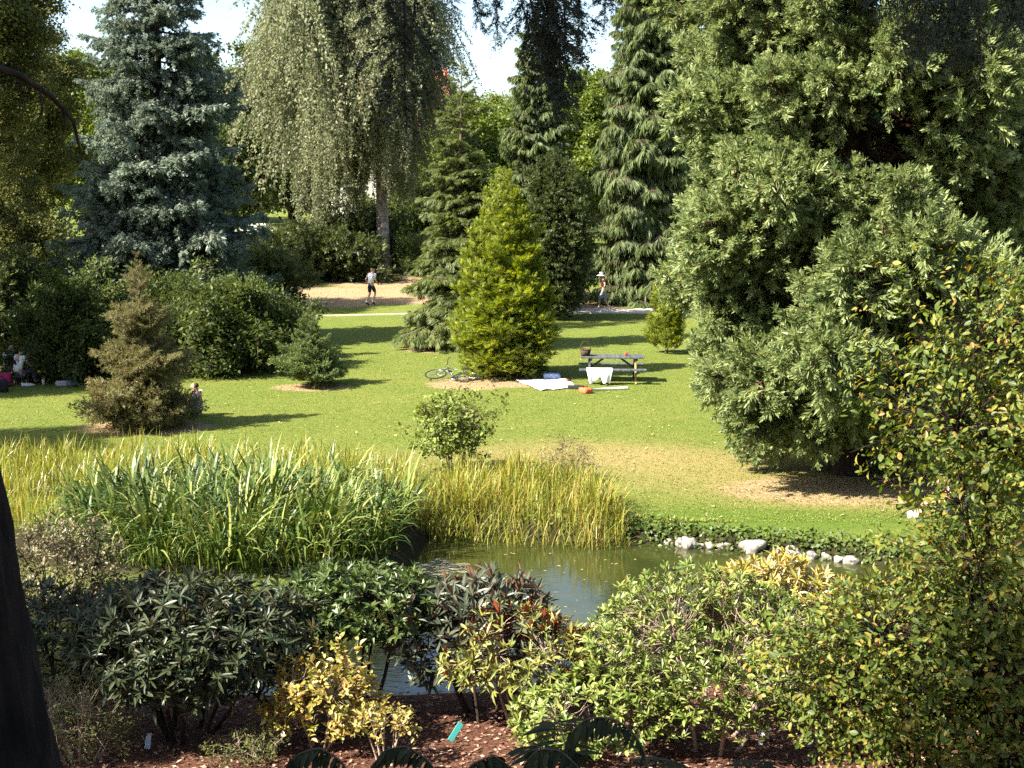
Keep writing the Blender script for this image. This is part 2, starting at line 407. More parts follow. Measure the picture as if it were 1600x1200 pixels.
def shrub(name, label, cat, loc, R, H, zc, n_tip, per, lsize, tm, mat, wood, n_parts=250, along=0.0, tilt=(25, 95), up=.6, seed=1, low=-0.2, inner=0.3, group=None, base_r=0.25, stem_r=0.02, n_main=9, lump=.22, lean=(0, 0), mh=(.15, .55), tw=None):
    root = thing(name, label, cat, loc, 0, group)
    global rng
    keep = rng; rng = np.random.default_rng(seed + 100)
    T, Dn = dome(n_tip, R, H, zc, low, inner, seed, lump)
    T[:, 0] += lean[0]; T[:, 1] += lean[1]
    # stems: a few main ones, each tip joined to the nearest
    m = MB(); mains = []
    for i in range(n_main):
        a = i * 2.4 + rng.random(); q = np.array([math.cos(a) * R[0] * .55 + lean[0], math.sin(a) * R[1] * .55 + lean[1], zc + (H - zc) * (mh[0] + (mh[1] - mh[0]) * rng.random())])
        b = np.array([math.cos(a) * base_r, math.sin(a) * base_r, -.05])
        mid = (b + q) / 2 + rng.normal(size=3) * .12 * R[0] + [0, 0, -.1 * H]
        u = np.linspace(0, 1, 7)[:, None]; pts = (1 - u) ** 2 * b + 2 * u * (1 - u) * mid + u * u * q
        ms = MB(); ms.tube(pts, np.linspace(stem_r, stem_r * (.22 if tw else .45), 7), 6, 0); put('stem', ms.mesh('stem', wood), root)
        mains.append(pts)
    allm = np.concatenate([p[2:] for p in mains])
    m = MB()
    for i, q in enumerate(T):
        j = np.argmin((np.sum((allm - q) ** 2, 1) + 0.8 * np.maximum(0, allm[:, 2] - q[2])) * (1 + 1.2 * rng.random(len(allm)))); b = allm[j]
        mid = (b + q) / 2 + rng.normal(size=3) * .05; r_ = tw or stem_r * .25; m.tube([b, mid, q], [r_, r_ * .7, r_ * .35], 3, 0)
    put('twig', m.mesh('twig', wood), root, kind='stuff')
    n = len(T); A = nrm(Dn * (1 - up) + np.array([0, 0, 1.]) * up + rng.normal(size=(n, 3)) * .25)
    P = np.repeat(T, per, 0); A = np.repeat(A, per, 0); j = np.tile(np.arange(per), n)
    az = j * 2.39996 + np.repeat(rng.random(n) * 6.28, per)
    tl = np.radians(tilt[0] + (tilt[1] - tilt[0]) * rng.random(len(P)))
    U = nrm(np.cross(A, rng.normal(size=(1, 3)) + [[.3, .2, .1]])); W = np.cross(A, U)
    D = A * np.cos(tl)[:, None] + (U * np.cos(az)[:, None] + W * np.sin(az)[:, None]) * np.sin(tl)[:, None]
    if along > 0:
        P = P - A * (along * (j / per))[:, None] * (0.6 + .6 * rng.random(len(P)))[:, None] + rng.normal(size=P.shape) * along * .12
        D = D + rng.normal(size=D.shape) * .3
    Z = A + rng.normal(size=A.shape) * .22
    S = lsize * (0.45 + .85 * rng.random(len(P)))
    place_leaves(root, P, frames(D, Z), S, leaf_variants(tm, mat), tm, mat, n_parts)
    rng = keep
    return root
def blade_t(l, w, bend, seg=6, twist=0.0, lean=0.12):
    """strap leaf rising along Z and arching over towards +X"""
    V, Fs = [], []; p = np.zeros(3); a = R_(90) - lean
    for i in range(seg + 1):
        u = i / seg; ww = w * (0.55 + .75 * u if u < .5 else 1.0 - 0.97 * ((u - .5) / .5) ** 1.6) * .5
        tw = twist * u
        sd = np.array([math.sin(tw) * .6, math.cos(tw), 0]) * ww
        V += [p + sd, p - sd]
        a2 = a - bend * u ** 1.8 * 1.6
        p = p + np.array([math.cos(a2), 0, math.sin(a2)]) * l / seg
    for i in range(seg): k = 2 * i; Fs.append([k, k + 1, k + 3, k + 2])
    return np.array(V), np.array(Fs)

# ------------------------------------------------------------------ ground sheet
def axis_steps(segs):
    o_ = []
    for a, b, s in segs: o_.append(np.arange(a, b, s))
    return np.unique(np.concatenate(o_))
gx = axis_steps([(-420, -120, 30), (-120, -34, 4), (-34, -12, .6), (-12, 8, .2), (8, 34, .6), (34, 120, 4), (120, 421, 30)])
gy = axis_steps([(-12, 8, 1), (8, 30, .2), (30, 72, .6), (72, 130, 3), (130, 620, 25)])
X, Y = np.meshgrid(gx, gy); Z = hgt(X, Y)
PATH = [at(300, 503), at(400, 497.5), at(520, 494), at(640, 491), at(760, 488), at(860, 486.5), at(960, 486.5), at(1060, 487), at(1200, 490)]
def blot(cx, cy, rx, ry): return np.exp(-(((X - cx) / rx) ** 2 + ((Y - cy) / ry) ** 2) ** 1.5)
sdp = pond_sd(X, Y)
mulch = 1 - sstep(13.7, 14.4, Y + .25 * np.sin(X * 1.7))
p_ = at(1180, 735); q_ = at(880, 705)
dry = .68 * blot(p_[0] - .5, p_[1], 3.6, 2.6) + .55 * blot(q_[0], q_[1], 2.6, 1.6) + .5 * blot(6.5, 22.8, 2.2, 1.0) + .35 * blot(-2.0, 26.5, 2.5, 1.6)
dirt = np.zeros_like(X)
for (px, py, rx, ry) in ((228, 668, 1.7, 1.1), (778, 597, 2.1, 1.25), (735, 602, 1.3, .9), (485, 605, 1.2, .75), (680, 545, 1.3, 1.3), (520, 464, 4.2, 4.2), (640, 462, 4.0, 3.6), (900, 470, 2.5, 5.0), (1330, 765, 2.6, 1.3), (600, 440, 3.5, 3.0), (420, 452, 3.0, 3.0)):
    c = at(px, py); dirt = np.maximum(dirt, blot(c[0], c[1], rx, ry))
lush = blot(at(1180, 825)[0], at(1180, 825)[1] + .5, 3.6, 1.0)
mud = 1 - sstep(-.1, .34, sdp)
for (px, py, rx, ry) in ((360, 860, 4.6, 2.2), (800, 815, 2.2, 1.5), (330, 775, 5.5, 1.0)):
    c = at_plane(px, py, -.2); mud = np.maximum(mud, blot(c[0], c[1], rx, ry))
m = MB(); nx, ny = len(gx), len(gy)
i = np.arange(ny - 1)[:, None] * nx; j = np.arange(nx - 1)[None]
m.add(np.stack([X, Y, Z], -1).reshape(-1, 3), np.stack([i + j, i + j + 1, i + nx + j + 1, i + nx + j], -1).reshape(-1, 4), 0, 0.5, True)
gm, t, o = nodes_of('lawn_and_beds')
me = m.mesh('ground', gm)
for nm, arr in (('mulch', mulch), ('dry', dry), ('dirt', dirt), ('lush', lush), ('mud', mud)):
    a = me.attributes.new(nm, 'FLOAT', 'POINT'); a.data.foreach_set('value', arr.ravel().astype(np.float32))
tc = N(t, 'ShaderNodeTexCoord')
def noise(sc, det=5, rough=.6, stretch=None):
    n = N(t, 'ShaderNodeTexNoise'); n.inputs['Scale'].default_value = sc; n.inputs['Detail'].default_value = det; n.inputs['Roughness'].default_value = rough
    if stretch:
        mp = N(t, 'ShaderNodeMapping'); mp.inputs['Scale'].default_value = stretch; t.links.new(tc.outputs['Object'], mp.inputs[0]); t.links.new(mp.outputs[0], n.inputs[0])
    else: t.links.new(tc.outputs['Object'], n.inputs[0])
    return n.outputs[0]
def mixc(f, a, b):
    mx = N(t, 'ShaderNodeMix', data_type='RGBA')
    t.links.new(f, mx.inputs[0]) if not isinstance(f, float) else setattr(mx.inputs[0], 'default_value', f)
    for k, v in ((6, a), (7, b)):
        t.links.new(v, mx.inputs[k]) if not isinstance(v, tuple) else setattr(mx.inputs[k], 'default_value', (*v, 1))
    return mx.outputs[2]
def mask(nm, lo, hi, nz, amt):
    a = N(t, 'ShaderNodeAttribute', attribute_name=nm)
    ml = N(t, 'ShaderNodeMath', operation='MULTIPLY_ADD'); t.links.new(nz, ml.inputs[0]); ml.inputs[1].default_value = amt; t.links.new(a.outputs['Fac'], ml.inputs[2])
    mr = N(t, 'ShaderNodeMapRange', interpolation_type='SMOOTHSTEP'); mr.inputs[1].default_value = lo + amt * .5; mr.inputs[2].default_value = hi + amt * .5
    t.links.new(ml.outputs[0], mr.inputs[0]); return mr.outputs[0]
n1, n2, n3, n4 = noise(0.35, 4), noise(2.2, 6, .7), noise(14, 5, .7), noise(60, 3, .7)
ns = noise(5, 5, .7, (0.35, 1.6, 1))
g = ramp(t, [(.07, .108, .016), (.125, .165, .028), (.175, .19, .045)], [.3, .52, .75]); t.links.new(n2, g.inputs[0])
g2 = ramp(t, [(.05, .08, .012), (.13, .165, .03), (.24, .235, .075)], [.3, .5, .74]); t.links.new(n3, g2.inputs[0])
col = mixc(.55, g.outputs[0], g2.outputs[0])
n1r = ramp(t, [(0, 0, 0), (1, 1, 1)], [.45, .68]); t.links.new(n1, n1r.inputs[0])
col = mixc(mask('dry', .05, .95, ns, .9), col, (.27, .21, .085))
yel = N(t, 'ShaderNodeMath', operation='MULTIPLY'); t.links.new(n1r.outputs[0], yel.inputs[0]); yel.inputs[1].default_value = .3
col = mixc(yel.outputs[0], col, (.21, .20, .05))
lr = ramp(t, [(.07, .115, .016), (.125, .18, .028)], [.35, .65]); t.links.new(n3, lr.inputs[0])
col = mixc(mask('lush', .1, .9, n2, .4), col, lr.outputs[0])
dr = ramp(t, [(.15, .095, .045), (.33, .23, .125), (.46, .35, .22)], [.3, .5, .72]); t.links.new(n3, dr.inputs[0])
col = mixc(mask('dirt', .25, .6, n2, .6), col, dr.outputs[0])
mr_ = ramp(t, [(.018, .009, .006), (.11, .05, .032), (.25, .13, .085)], [.3, .5, .74]); t.links.new(noise(26, 6, .75), mr_.inputs[0])
col = mixc(mask('mulch', .3, .7, n3, .3), col, mr_.outputs[0])
col = mixc(mask('mud', .3, .7, n3, .3), col, (.035, .03, .015))
p = N(t, 'ShaderNodeBsdfPrincipled'); p.inputs['Roughness'].default_value = .95; p.inputs['Specular IOR Level'].default_value = .1
t.links.new(col, p.inputs['Base Color'])
b = N(t, 'ShaderNodeBump'); b.inputs['Strength'].default_value = .7; b.inputs['Distance'].default_value = .08
ad = N(t, 'ShaderNodeMath', operation='ADD'); t.links.new(n3, ad.inputs[0]); t.links.new(n4, ad.inputs[1]); t.links.new(ad.outputs[0], b.inputs['Height'])
t.links.new(b.outputs[0], p.inputs['Normal']); t.links.new(p.outputs[0], o.inputs[0])
put('ground', me, kind='structure')

# pale path across the lawn
m = MB(); P = np.array(PATH)
from_t = np.linspace(0, 1, 60); k = np.linspace(0, 1, len(P))
px_, py_ = np.interp(from_t, k, P[:, 0]), np.interp(from_t, k, P[:, 1])
rows = []
wd = np.interp(px_, [-5, 2], [.14, 1.0])
for off in (-.72 * wd, .72 * wd): rows.append(np.stack([px_, py_ + off, hgt(px_, py_ + off) + .05], -1))
for off in (-.78 * wd, .78 * wd): rows.append(np.stack([px_, py_ + off, hgt(px_, py_ + off) - .05], -1))
n = 60; V = np.concatenate([rows[2], rows[0], rows[1], rows[3]])
ii = np.arange(n - 1)
m.add(V, np.concatenate([np.stack([ii + a * n, ii + 1 + a * n, ii + 1 + (a + 1) * n, ii + (a + 1) * n], -1) for a in range(3)]))
path_m = flat_mat('path_concrete', (.50, .44, .36), .9, .2, 0, .15, 3)
put('path', m.mesh('path', path_m), kind='structure')

# pond water
wm, t, o = nodes_of('pond_water')
p = N(t, 'ShaderNodeBsdfPrincipled'); p.inputs['Roughness'].default_value = .04; p.inputs['IOR'].default_value = 1.33; p.inputs['Specular IOR Level'].default_value = .9
tc = N(t, 'ShaderNodeTexCoord'); n = N(t, 'ShaderNodeTexNoise'); n.inputs['Scale'].default_value = .8; n.inputs['Detail'].default_value = 3
t.links.new(tc.outputs['Object'], n.inputs[0])
r = ramp(t, [(.020, .026, .006), (.040, .044, .012)], [.35, .7]); t.links.new(n.outputs[0], r.inputs[0]); t.links.new(r.outputs[0], p.inputs['Base Color'])
mp = N(t, 'ShaderNodeMapping'); mp.inputs['Scale'].default_value = (1, 2.2, 1); t.links.new(tc.outputs['Object'], mp.inputs[0])
n2_ = N(t, 'ShaderNodeTexNoise'); n2_.inputs['Scale'].default_value = 4.5; n2_.inputs['Detail'].default_value = 3; t.links.new(mp.outputs[0], n2_.inputs[0])
b = N(t, 'ShaderNodeBump'); b.inputs['Strength'].default_value = .06; b.inputs['Distance'].default_value = .05
t.links.new(n2_.outputs[0], b.inputs['Height']); t.links.new(b.outputs[0], p.inputs['Normal']); t.links.new(p.outputs[0], o.inputs[0])
m = MB(); m.add([[-14, 12.5, WATER], [11, 12.5, WATER], [11, 23.5, WATER], [-14, 23.5, WATER]], [[0, 1, 2, 3]])
put('pond_water', m.mesh('pond_water', wm), kind='structure')

# ------------------------------------------------------------------ foliage materials
L_spruce = leaf_mat('needles_blue_spruce', [(.075, .105, .075), (.13, .165, .12), (.20, .24, .18)], rough=.5, trans=.38)
L_seq = leaf_mat('needles_sequoia', [(.09, .13, .045), (.175, .22, .08), (.265, .31, .13)], rough=.5, trans=.34)
L_hem = leaf_mat('needles_hemlock', [(.055, .08, .018), (.10, .13, .03), (.155, .18, .055)], rough=.5, trans=.42)
L_birch = leaf_mat('leaves_birch', [(.10, .125, .055), (.17, .19, .095), (.25, .265, .16)], rough=.5, trans=.40, spec=.3)
L_cyp = leaf_mat('sprays_cypress', [(.07, .105, .034), (.125, .165, .06), (.18, .215, .09)], rough=.5, trans=.42)
L_gold = leaf_mat('sprays_golden', [(.10, .15, .020), (.195, .245, .034), (.34, .37, .07)], rough=.5, trans=.40)
L_fir = leaf_mat('needles_fir', [(.06, .095, .025), (.11, .15, .045), (.16, .20, .075)], rough=.5, trans=.35)
L_brsp = leaf_mat('needles_browned_spruce', [(.09, .095, .030), (.17, .145, .065), (.14, .16, .05), (.24, .19, .10)], rough=.6, trans=.38)
L_yew = leaf_mat('needles_yew', [(.03, .046, .012), (.06, .08, .024), (.10, .12, .035)], rough=.5, trans=.35)
L_olive = leaf_mat('leaves_olive', [(.055, .07, .018), (.10, .108, .032), (.15, .16, .05)], rough=.5, trans=.42, spec=.25)
L_far = leaf_mat('leaves_far_green', [(.075, .115, .02), (.125, .17, .03), (.17, .21, .05)], rough=.5, trans=.3)
L_fard = leaf_mat('leaves_far_dark', [(.03, .05, .013), (.06, .085, .022), (.09, .12, .035)], rough=.5, trans=.2)
L_shr = leaf_mat('leaves_shrub_mid', [(.028, .050, .012), (.055, .08, .02), (.11, .135, .04)], rough=.5, trans=.4, spec=.25)
L_lawnshr = leaf_mat('leaves_lawn_shrub', [(.075, .12, .018), (.14, .18, .032), (.21, .235, .06)], rough=.5, trans=.25, spec=.25)

# ------------------------------------------------------------------ bough libraries
bt = [tuft_t(9, .30, .055, .75, .8, s) for s in (1, 2)]
B_spruce = [bough(3.0, [L_spruce, bark_dark], [tuft_t(16, .22, .052, .8, 1.3, s) for s in (3, 4)], 22, .52, 58, .10, .16, .13, 1.0, .45, .15, .28, .05, .15, .35) for _ in range(4)]
sq = [tuft_t(30, .17, .026, .70, 1.3, s) for s in (5, 6, 7)]
B_seq = [bough(2.8, [L_seq, bark_red], sq, 64, .40, 48, .16, .30, .10, 1.0, -.10, 1.0, .40, .04, .42, .08, .15, .6) for _ in range(5)]
hf = [fan_t(10, .32, .026, .7, s, .25) for s in (1, 2)]
B_hem = [bough(2.2, [L_hem, bark], hf, 26, .55, 50, .20, .02, .12, 1.0, .18, .06, .25, .03, .08, .3) for _ in range(4)]
bl = diamond(1, .62, .12)
B_birch = [bough_weeping(3.4, 4.2, [L_birch, bark], bl, 50, 130, .088) for _ in range(4)]
B_birch_short = [bough_weeping(2.6, 2.4, [L_birch, bark], bl, 40, 60, .11) for _ in range(2)]
cf = [fan_t(9, .40, .036, .45, s, .15) for s in (4, 5)]
B_cyp = [bough(2.0, [L_cyp, bark], cf, 30, .45, 55, .25, .10, .115, 1.0, 1.35, .1, .35, .03, .1, .55) for _ in range(4)]
gf = [fan_t(9, .34, .028, .48, s, .02) for s in (6, 7, 8)]
B_gold = [bough(1.0, [L_gold, bark], gf, 22, .45, 45, -.05, .15, .085, .62, -.45, .5, .3, .015, .12, -.1, .3) for _ in range(4)]
ff = [tuft_t(10, .13, .022, .85, 1.2, s) for s in (8, 9)]
B_fir = [bough(1.1, [L_fir, twig], ff, 18, .5, 48, .0, .18, .05, 1.0, -.05, .12, .2, .012, .1, -.05, .1) for _ in range(4)]
B_brsp = [bough(1.35, [L_brsp, twig_pale], [tuft_t(10, .12, .02, .8, 1.2, s) for s in (10, 11)], 26, .5, 48, .05, .12, .045, 1.0, 0, .25, .3, .014, .08, .0, .08) for _ in range(4)]
B_yew = [bough(1.6, [L_yew, bark_dark], [tuft_t(10, .20, .04, .8, 1.0, s) for s in (12, 13)], 24, .55, 50, .05, .18, .10, 1.0, -.1, .6, .35, .02, .1, .0, .25) for _ in range(3)]
B_olive = [bough_leafy(3.2, [L_olive, bark_dark], bl, 46, 34, .14, .5, .12) for _ in range(4)]
B_far = [bough_leafy(4.0, [L_far, bark_dark], bl, 44, 32, .26, .5, .1) for _ in range(3)]
B_fard = [bough_leafy(4.0, [L_fard, bark_dark], bl, 44, 32, .26, .5, .1) for _ in range(3)]
B_shr = [bough_leafy(1.3, [L_shr, twig], diamond(1, .5, .1), 30, 22, .085, .45, .05, .02, .0) for _ in range(3)]

cone = lambda Rm, p=.85, b=.0: (lambda t: Rm * ((1 - t) ** p) * min(1, (t + .03) / .06 if b == 0 else min(1, (t + b) / (2 * b))))
# ------------------------------------------------------------------ the large trees
c = onto(262, 47.5)
tree('blue_spruce', 'tall broad blue-grey spruce standing left of the birch', 'tree', c, 22, lambda t: 3.95 * (1 - t) ** .88 * min(1, .6 + t * 5), B_spruce, 240, lambda t: -.30 + .55 * t, .5, .38, bark_dark, start=.0, seed=3)
c = at(598, 446); c = onto(598, 77)
tree('weeping_birch', 'tall weeping birch with pale trunk and long hanging leafy strands', 'tree', c, 23, lambda t: 6.3 * (1 - max(0, t - .35) / .68) ** .55 * (.55 + .45 * min(1, t * 2.6)) if t < 1.03 else .3, B_birch, 82, lambda t: .10 + .6 * t, 5.6, .40, bark_birch, start=.0, seed=14, side=lambda a, z: .92 - .25 * math.cos(a))
c = onto(722, 46.5)
tree('hemlock_tree', 'feathery olive-green hemlock behind the golden conifer', 'tree', c, 10.2, lambda t: 1.85 * (1 - t) ** .8 + .28, B_hem, 170, lambda t: -.12 + .95 * t * t, .25, .18, bark, seed=5)
c = onto(840, 65)
tree('drooping_cypress', 'narrow dark cypress with drooping sprays, top below the hanging fir boughs', 'tree', c, 13.8, lambda t: 2.0 * (1 - t) ** .30, B_cyp, 250, lambda t: .0 + .4 * t, .5, .25, bark, seed=6)
c = onto(1012, 64)
tree('weeping_cypress', 'tall wide weeping cypress behind the walker, left of the sequoia', 'tree', c, 22, lambda t: 2.75 * (1 - t) ** .3, B_cyp, 270, lambda t: -.05 + .4 * t, .4, .35, bark, seed=7)
c = onto(868, 57)
tree('dark_yew', 'dark upright yew between the golden conifer and the weeping cypress', 'tree', c, 7.6, lambda t: 2.1 * (1 - t ** 2.2) ** .8 * (.7 + .3 * min(1, t * 4)), B_yew, 150, lambda t: .35 + .5 * t, .3, .15, bark_dark, seed=8)
c = at(786, 588); GOLD = c
tree('golden_conifer', 'bright yellow-green egg-shaped conifer on the lawn beside the bicycle', 'tree', c, 6.35, lambda t: 1.66 * (1 - t) ** .48 * min(1, .70 + t * 1.7), B_gold, 560, lambda t: -.12 + 1.15 * t, .10, .14, bark, start=.40, seed=9, asp=1.3)
c = onto(1040, 45)
tree('golden_bush', 'small pale yellow-green conifer at the left edge of the sequoia', 'tree', c, 3.3, lambda t: .85 * (1 - t ** 2) ** .6, B_gold, 130, lambda t: .6 + .6 * t, .1, .06, bark, start=.3, seed=10, asp=1.2)
c = at(1322, 738); SEQ = c
tree('giant_sequoia', 'huge bluish-green sequoia with thick red-brown trunk on the right', 'tree', c, 19, lambda t: (3.75 * (1 - t) ** .22) * (.56 + .44 * min(1, t * 8)), B_seq, 300, lambda t: -.40 + .85 * t, 1.05, .33, bark_dark, start=.10, seed=12, jit=.10, el_j=.2, side=lambda a, z: 1.0 + .10 * math.sin(3 * a + z * 1.3) * math.sin(z * 1.9 + a))
c = at(485, 603)
tree('young_fir', 'small green fir with a bare leader, alone left on the lawn', 'tree', c, 2.3, lambda t: .92 * (1 - t) ** 1.0 + .08, B_fir, 90, lambda t: .18 + .5 * t, .12, .045, twig, seed=13, jit=.2)
m = MB(); m.tube([[0, 0, 2.1], [.01, 0, 2.45], [0, .01, 2.85]], [.012, .008, .004], 5)
put('leader_shoot', m.mesh('leader_shoot', twig), bpy.data.objects['young_fir'])
c = at(226, 668)
tree('browned_spruce', 'bushy browning spruce with ragged tiers on the lawn above the reeds', 'tree', c, 4.25, lambda t: 1.14 * (1 - t) ** .72 * (.9 + .25 * math.sin(t * 24)), B_brsp, 170, lambda t: .15 + .4 * t, .15, .08, twig, seed=15, jit=.2)

# left and background trees
for (px, y, H, Rm, s, lab) in ((8, 57, 19, 3.9, 21, 'brownish-green leafy tree at the left edge, nearest of the olive trees'), (-190, 44, 15, 4.0, 22, 'olive leafy tree cut by the left edge beside the picnic group'),
                               (52, 66, 20, 3.4, 23, 'olive leafy tree behind, next to the gap left of the blue spruce')):
    tree('olive_tree', lab, 'tree', onto(px, y), H, lambda t, Rm=Rm: Rm * (1 - t ** 2.5) ** .6 * (.75 + .25 * math.sin(9 * t + s)), B_olive, 95, lambda t: .15 + .6 * t, 1.4, .3, bark_dark, group='olive leafy trees along the left edge', seed=s)
for (px, y, H, Rm, s, lab) in ((1545, 36, 15.5, 3.2, 31, 'dark conifer filling the right edge behind the sequoia'), (1480, 45, 19, 3.6, 32, 'dark conifer rising behind the right half of the sequoia')):
    tree('dark_conifer', lab, 'tree', onto(px, y), H, cone(Rm, .6), B_yew, 210, lambda t: -.1 + .5 * t, .4, .3, bark_dark, group='dark conifers behind the sequoia', seed=s)
FAR = [(-150, 95, 17, 6, 0), (150, 120, 15, 7, 0), (330, 105, 14, 6, 1), (455, 118, 17, 7, 1), (560, 135, 17, 7, 0), (690, 112, 12.5, 5.5, 1), (720, 92, 11.0, 4.0, 0), (830, 135, 13, 6, 0), (905, 118, 14.5, 5.5, 0), (960, 132, 15, 6, 1), (1080, 120, 17, 7, 1),
       (1240, 110, 18, 7, 0), (1400, 105, 19, 7, 1), (1530, 120, 14, 7, 0), (1700, 100, 16, 7, 0)]
flab = ['far green tree beyond the gap at the left edge', 'far pale green tree seen left of the blue spruce', 'far dark tree behind the right flank of the blue spruce', 'far dark tree behind the left half of the birch', 'far green tree behind the birch trunk',
        'far dark tree right of the red roof', 'far green tree behind the hemlock top', 'far green tree behind the drooping cypress', 'far bright green tree in the gap right of the drooping cypress', 'far dark tree behind the left side of the weeping cypress',
        'far dark tree between weeping cypress and sequoia', 'far green tree hidden behind the sequoia crown', 'far dark tree behind the sequoia trunk side', 'far green tree at the right edge under the red roof', 'far green tree just past the right edge']
for k, (px, y, H, Rm, d) in enumerate(FAR):
    tree('far_tree', flab[k], 'tree', onto(px, y), H - H1(0, y) * .3, lambda t, Rm=Rm: Rm * (1 - t ** 2.4) ** .6 * (.75 + .25 * min(1, 4 * t)), B_fard if d else B_far, 46, lambda t: .1 + .8 * t, 1.2, .3, bark_dark, group='trees closing off the park behind', seed=40 + k)

# shrubs in the middle distance (boughs from the ground)
MID = [('dark_shrub', 356, 578, 1.7, 2.45, B_shr, 150, 'large dark-leaved shrub between browned spruce and young fir'), ('dark_shrub', 285, 560, 1.8, 2.3, B_shr, 90, 'dark shrub directly behind the browned spruce'),
       ('dark_shrub', 430, 560, 1.2, 1.9, B_shr, 70, 'low dark shrub behind the young fir'), ('dark_shrub', 112, 590, 1.7, 2.5, B_shr, 110, 'dark shrub behind the picnic group at the left'), ('dark_shrub', 20, 560, 2.2, 2.6, B_yew, 90, 'dark evergreen shrub cut by the left edge behind the picnickers'),
       ('spreading_juniper', 400, 478, 2.2, 1.7, B_yew, 50, 'spreading juniper with side branches reaching over the path'), ('yew_bush', 440, 432, 2.6, 1.8, B_yew, 60, 'dark yew bush under the left strands of the birch'),
       ('yew_bush', 520, 438, 2.4, 1.9, B_yew, 60, 'low dark yew bush left of the birch trunk'), ('yew_bush', 560, 424, 2.6, 2.6, B_yew, 50, 'dark yew bush behind the birch trunk'), ('dark_shrub', 640, 398, 3.2, 4.5, B_shr, 70, 'tall dark shrub in front of the white house right of the birch trunk'), ('yew_bush', 650, 428, 1.5, 2.1, B_fir, 40, 'green bush right of the birch trunk'),
       ('dark_shrub', 830, 486, 2.0, 3.2, B_yew, 70, 'dark bush behind the golden conifer'), ('dark_shrub', 1480, 600, 2.4, 3.0, B_yew, 90, 'dark evergreen bush right of the sequoia trunk'), ('dark_shrub', 1570, 690, 1.9, 2.4, B_shr, 90, 'dark leafy bush at the right edge beyond the pond')]
for k, (nm, px, py, Rm, H, B, n, lab) in enumerate(MID):
    tree(nm, lab, 'shrub', at(px, py), H, lambda t, Rm=Rm: Rm * (1 - t ** 2) ** .65, B, n, lambda t: .12 + .95 * t, .12, .06, bark_dark, jit=.28, group='dark shrubs and bushes round the lawn' if nm == 'dark_shrub' else 'yew bushes under the birch' if nm == 'yew_bush' else None, seed=70 + k, trunk=True)

# trees outside the frame on the left whose shadows reach the lawn and the bed
tree('olive_tree', 'small leafy tree just outside the left edge that shades the picnic group', 'tree', (-18.2, 35.6, 0), 7.5, lambda t: 2.6 * (1 - t ** 2.5) ** .6, B_olive, 60, lambda t: .15 + .6 * t, 1.2, .2, bark_dark, group='olive leafy trees along the left edge', seed=25)
tree('olive_tree', 'leafy tree outside the left edge that shades the lawn by the reeds', 'tree', (-20.5, 24.4, 0), 11.8, lambda t: 2.6 * (1 - t ** 2.5) ** .6, B_olive, 60, lambda t: .15 + .6 * t, 1.4, .25, bark_dark, group='olive leafy trees along the left edge', seed=24)

# ------------------------------------------------------------------ reeds, iris clump, grass
def blade_bed(name, label, cat, pts, mats, tm, lens, n_parts, yaw=None, group=None):
    root = thing(name, label, cat, np.append(pts[:, :2].mean(0), H1(*pts[:, :2].mean(0))), 0, group)
    base = np.array(root.location); P = pts - base; n = len(P)
    yw = yaw if yaw is not None else rng.random(n) * 6.28
    tl = rng.normal(size=n) * .13; az2 = rng.random(n) * 6.28
    c, s_ = np.cos(yw), np.sin(yw); z = np.zeros(n); o1 = np.ones(n)
    Rz = np.stack([np.stack([c, -s_, z], -1), np.stack([s_, c, z], -1), np.stack([z, z, o1], -1)], 1)
    ax = np.stack([np.cos(az2), np.sin(az2), z], -1)
    K = np.zeros((n, 3, 3)); K[:, 0, 2] = ax[:, 1]; K[:, 2, 0] = -ax[:, 1]; K[:, 1, 2] = -ax[:, 0]; K[:, 2, 1] = ax[:, 0]
    Rm = np.eye(3)[None] + np.sin(tl)[:, None, None] * K + (1 - np.cos(tl))[:, None, None] * (K @ K)
    Rm = Rm @ Rz
    S = lens * (0.42 + .72 * rng.random(n) ** .8) * (.86 + .16 * np.sin(P[:, 0] * 2.1 + 1) * np.sin(P[:, 1] * 1.7) + .10 * np.sin(P[:, 0] * 5.3))
    front = -P[:, 1] + rng.random(n) * .6 + S * .6
    o_ = np.argsort(-front); pick, rest = o_[:n_parts], o_[n_parts:]
    vs = []
    for q, t in enumerate(tm):
        mm = MB(); mm.add(t[0], t[1], 0, (q * .37) % 1); vs.append(mm.mesh('leaf', mats))
    for k, i in enumerate(pick):
        M = np.eye(4); M[:3, :3] = Rm[i] * S[i]; M[:3, 3] = P[i]; put('leaf', vs[k % len(vs)], root, M=Matrix(M.tolist()))
    mm = MB(); w = rng.integers(0, len(tm), len(rest))
    for q, t in enumerate(tm):
        s2 = rest[w == q]; mm.scatter(t, P[s2], Rm[s2], S[s2], 0)
    if len(rest): put('foliage', mm.mesh('foliage', mats), root, kind='stuff')
    return root
def in_poly(n, px, z=0.0, edge_z=None):
    P = np.array([at_plane(a, b, -.25)[:2] for a, b in px]); lo, hi = P.min(0), P.max(0); out_ = []
    while len(out_) < n:
        q = lo + (hi - lo) * rng.random((n * 3, 2)); ins = np.zeros(len(q), bool)
        for i in range(len(P)):
            a, b = P[i], P[(i + 1) % len(P)]
            ins ^= ((a[1] > q[:, 1]) != (b[1] > q[:, 1])) & (q[:, 0] < (b[0] - a[0]) * (q[:, 1] - a[1]) / (b[1] - a[1] + 1e-12) + a[0])
        out_ += list(q[ins])
    q = np.array(out_[:n]); return np.column_stack([q, np.maximum(hgt(q[:, 0], q[:, 1]), WATER - .15)])
L_iris = leaf_mat('leaves_iris', [(.022, .046, .007), (.045, .08, .012), (.095, .14, .026), (.27, .28, .08)], rough=.42, trans=.14, spec=.28)
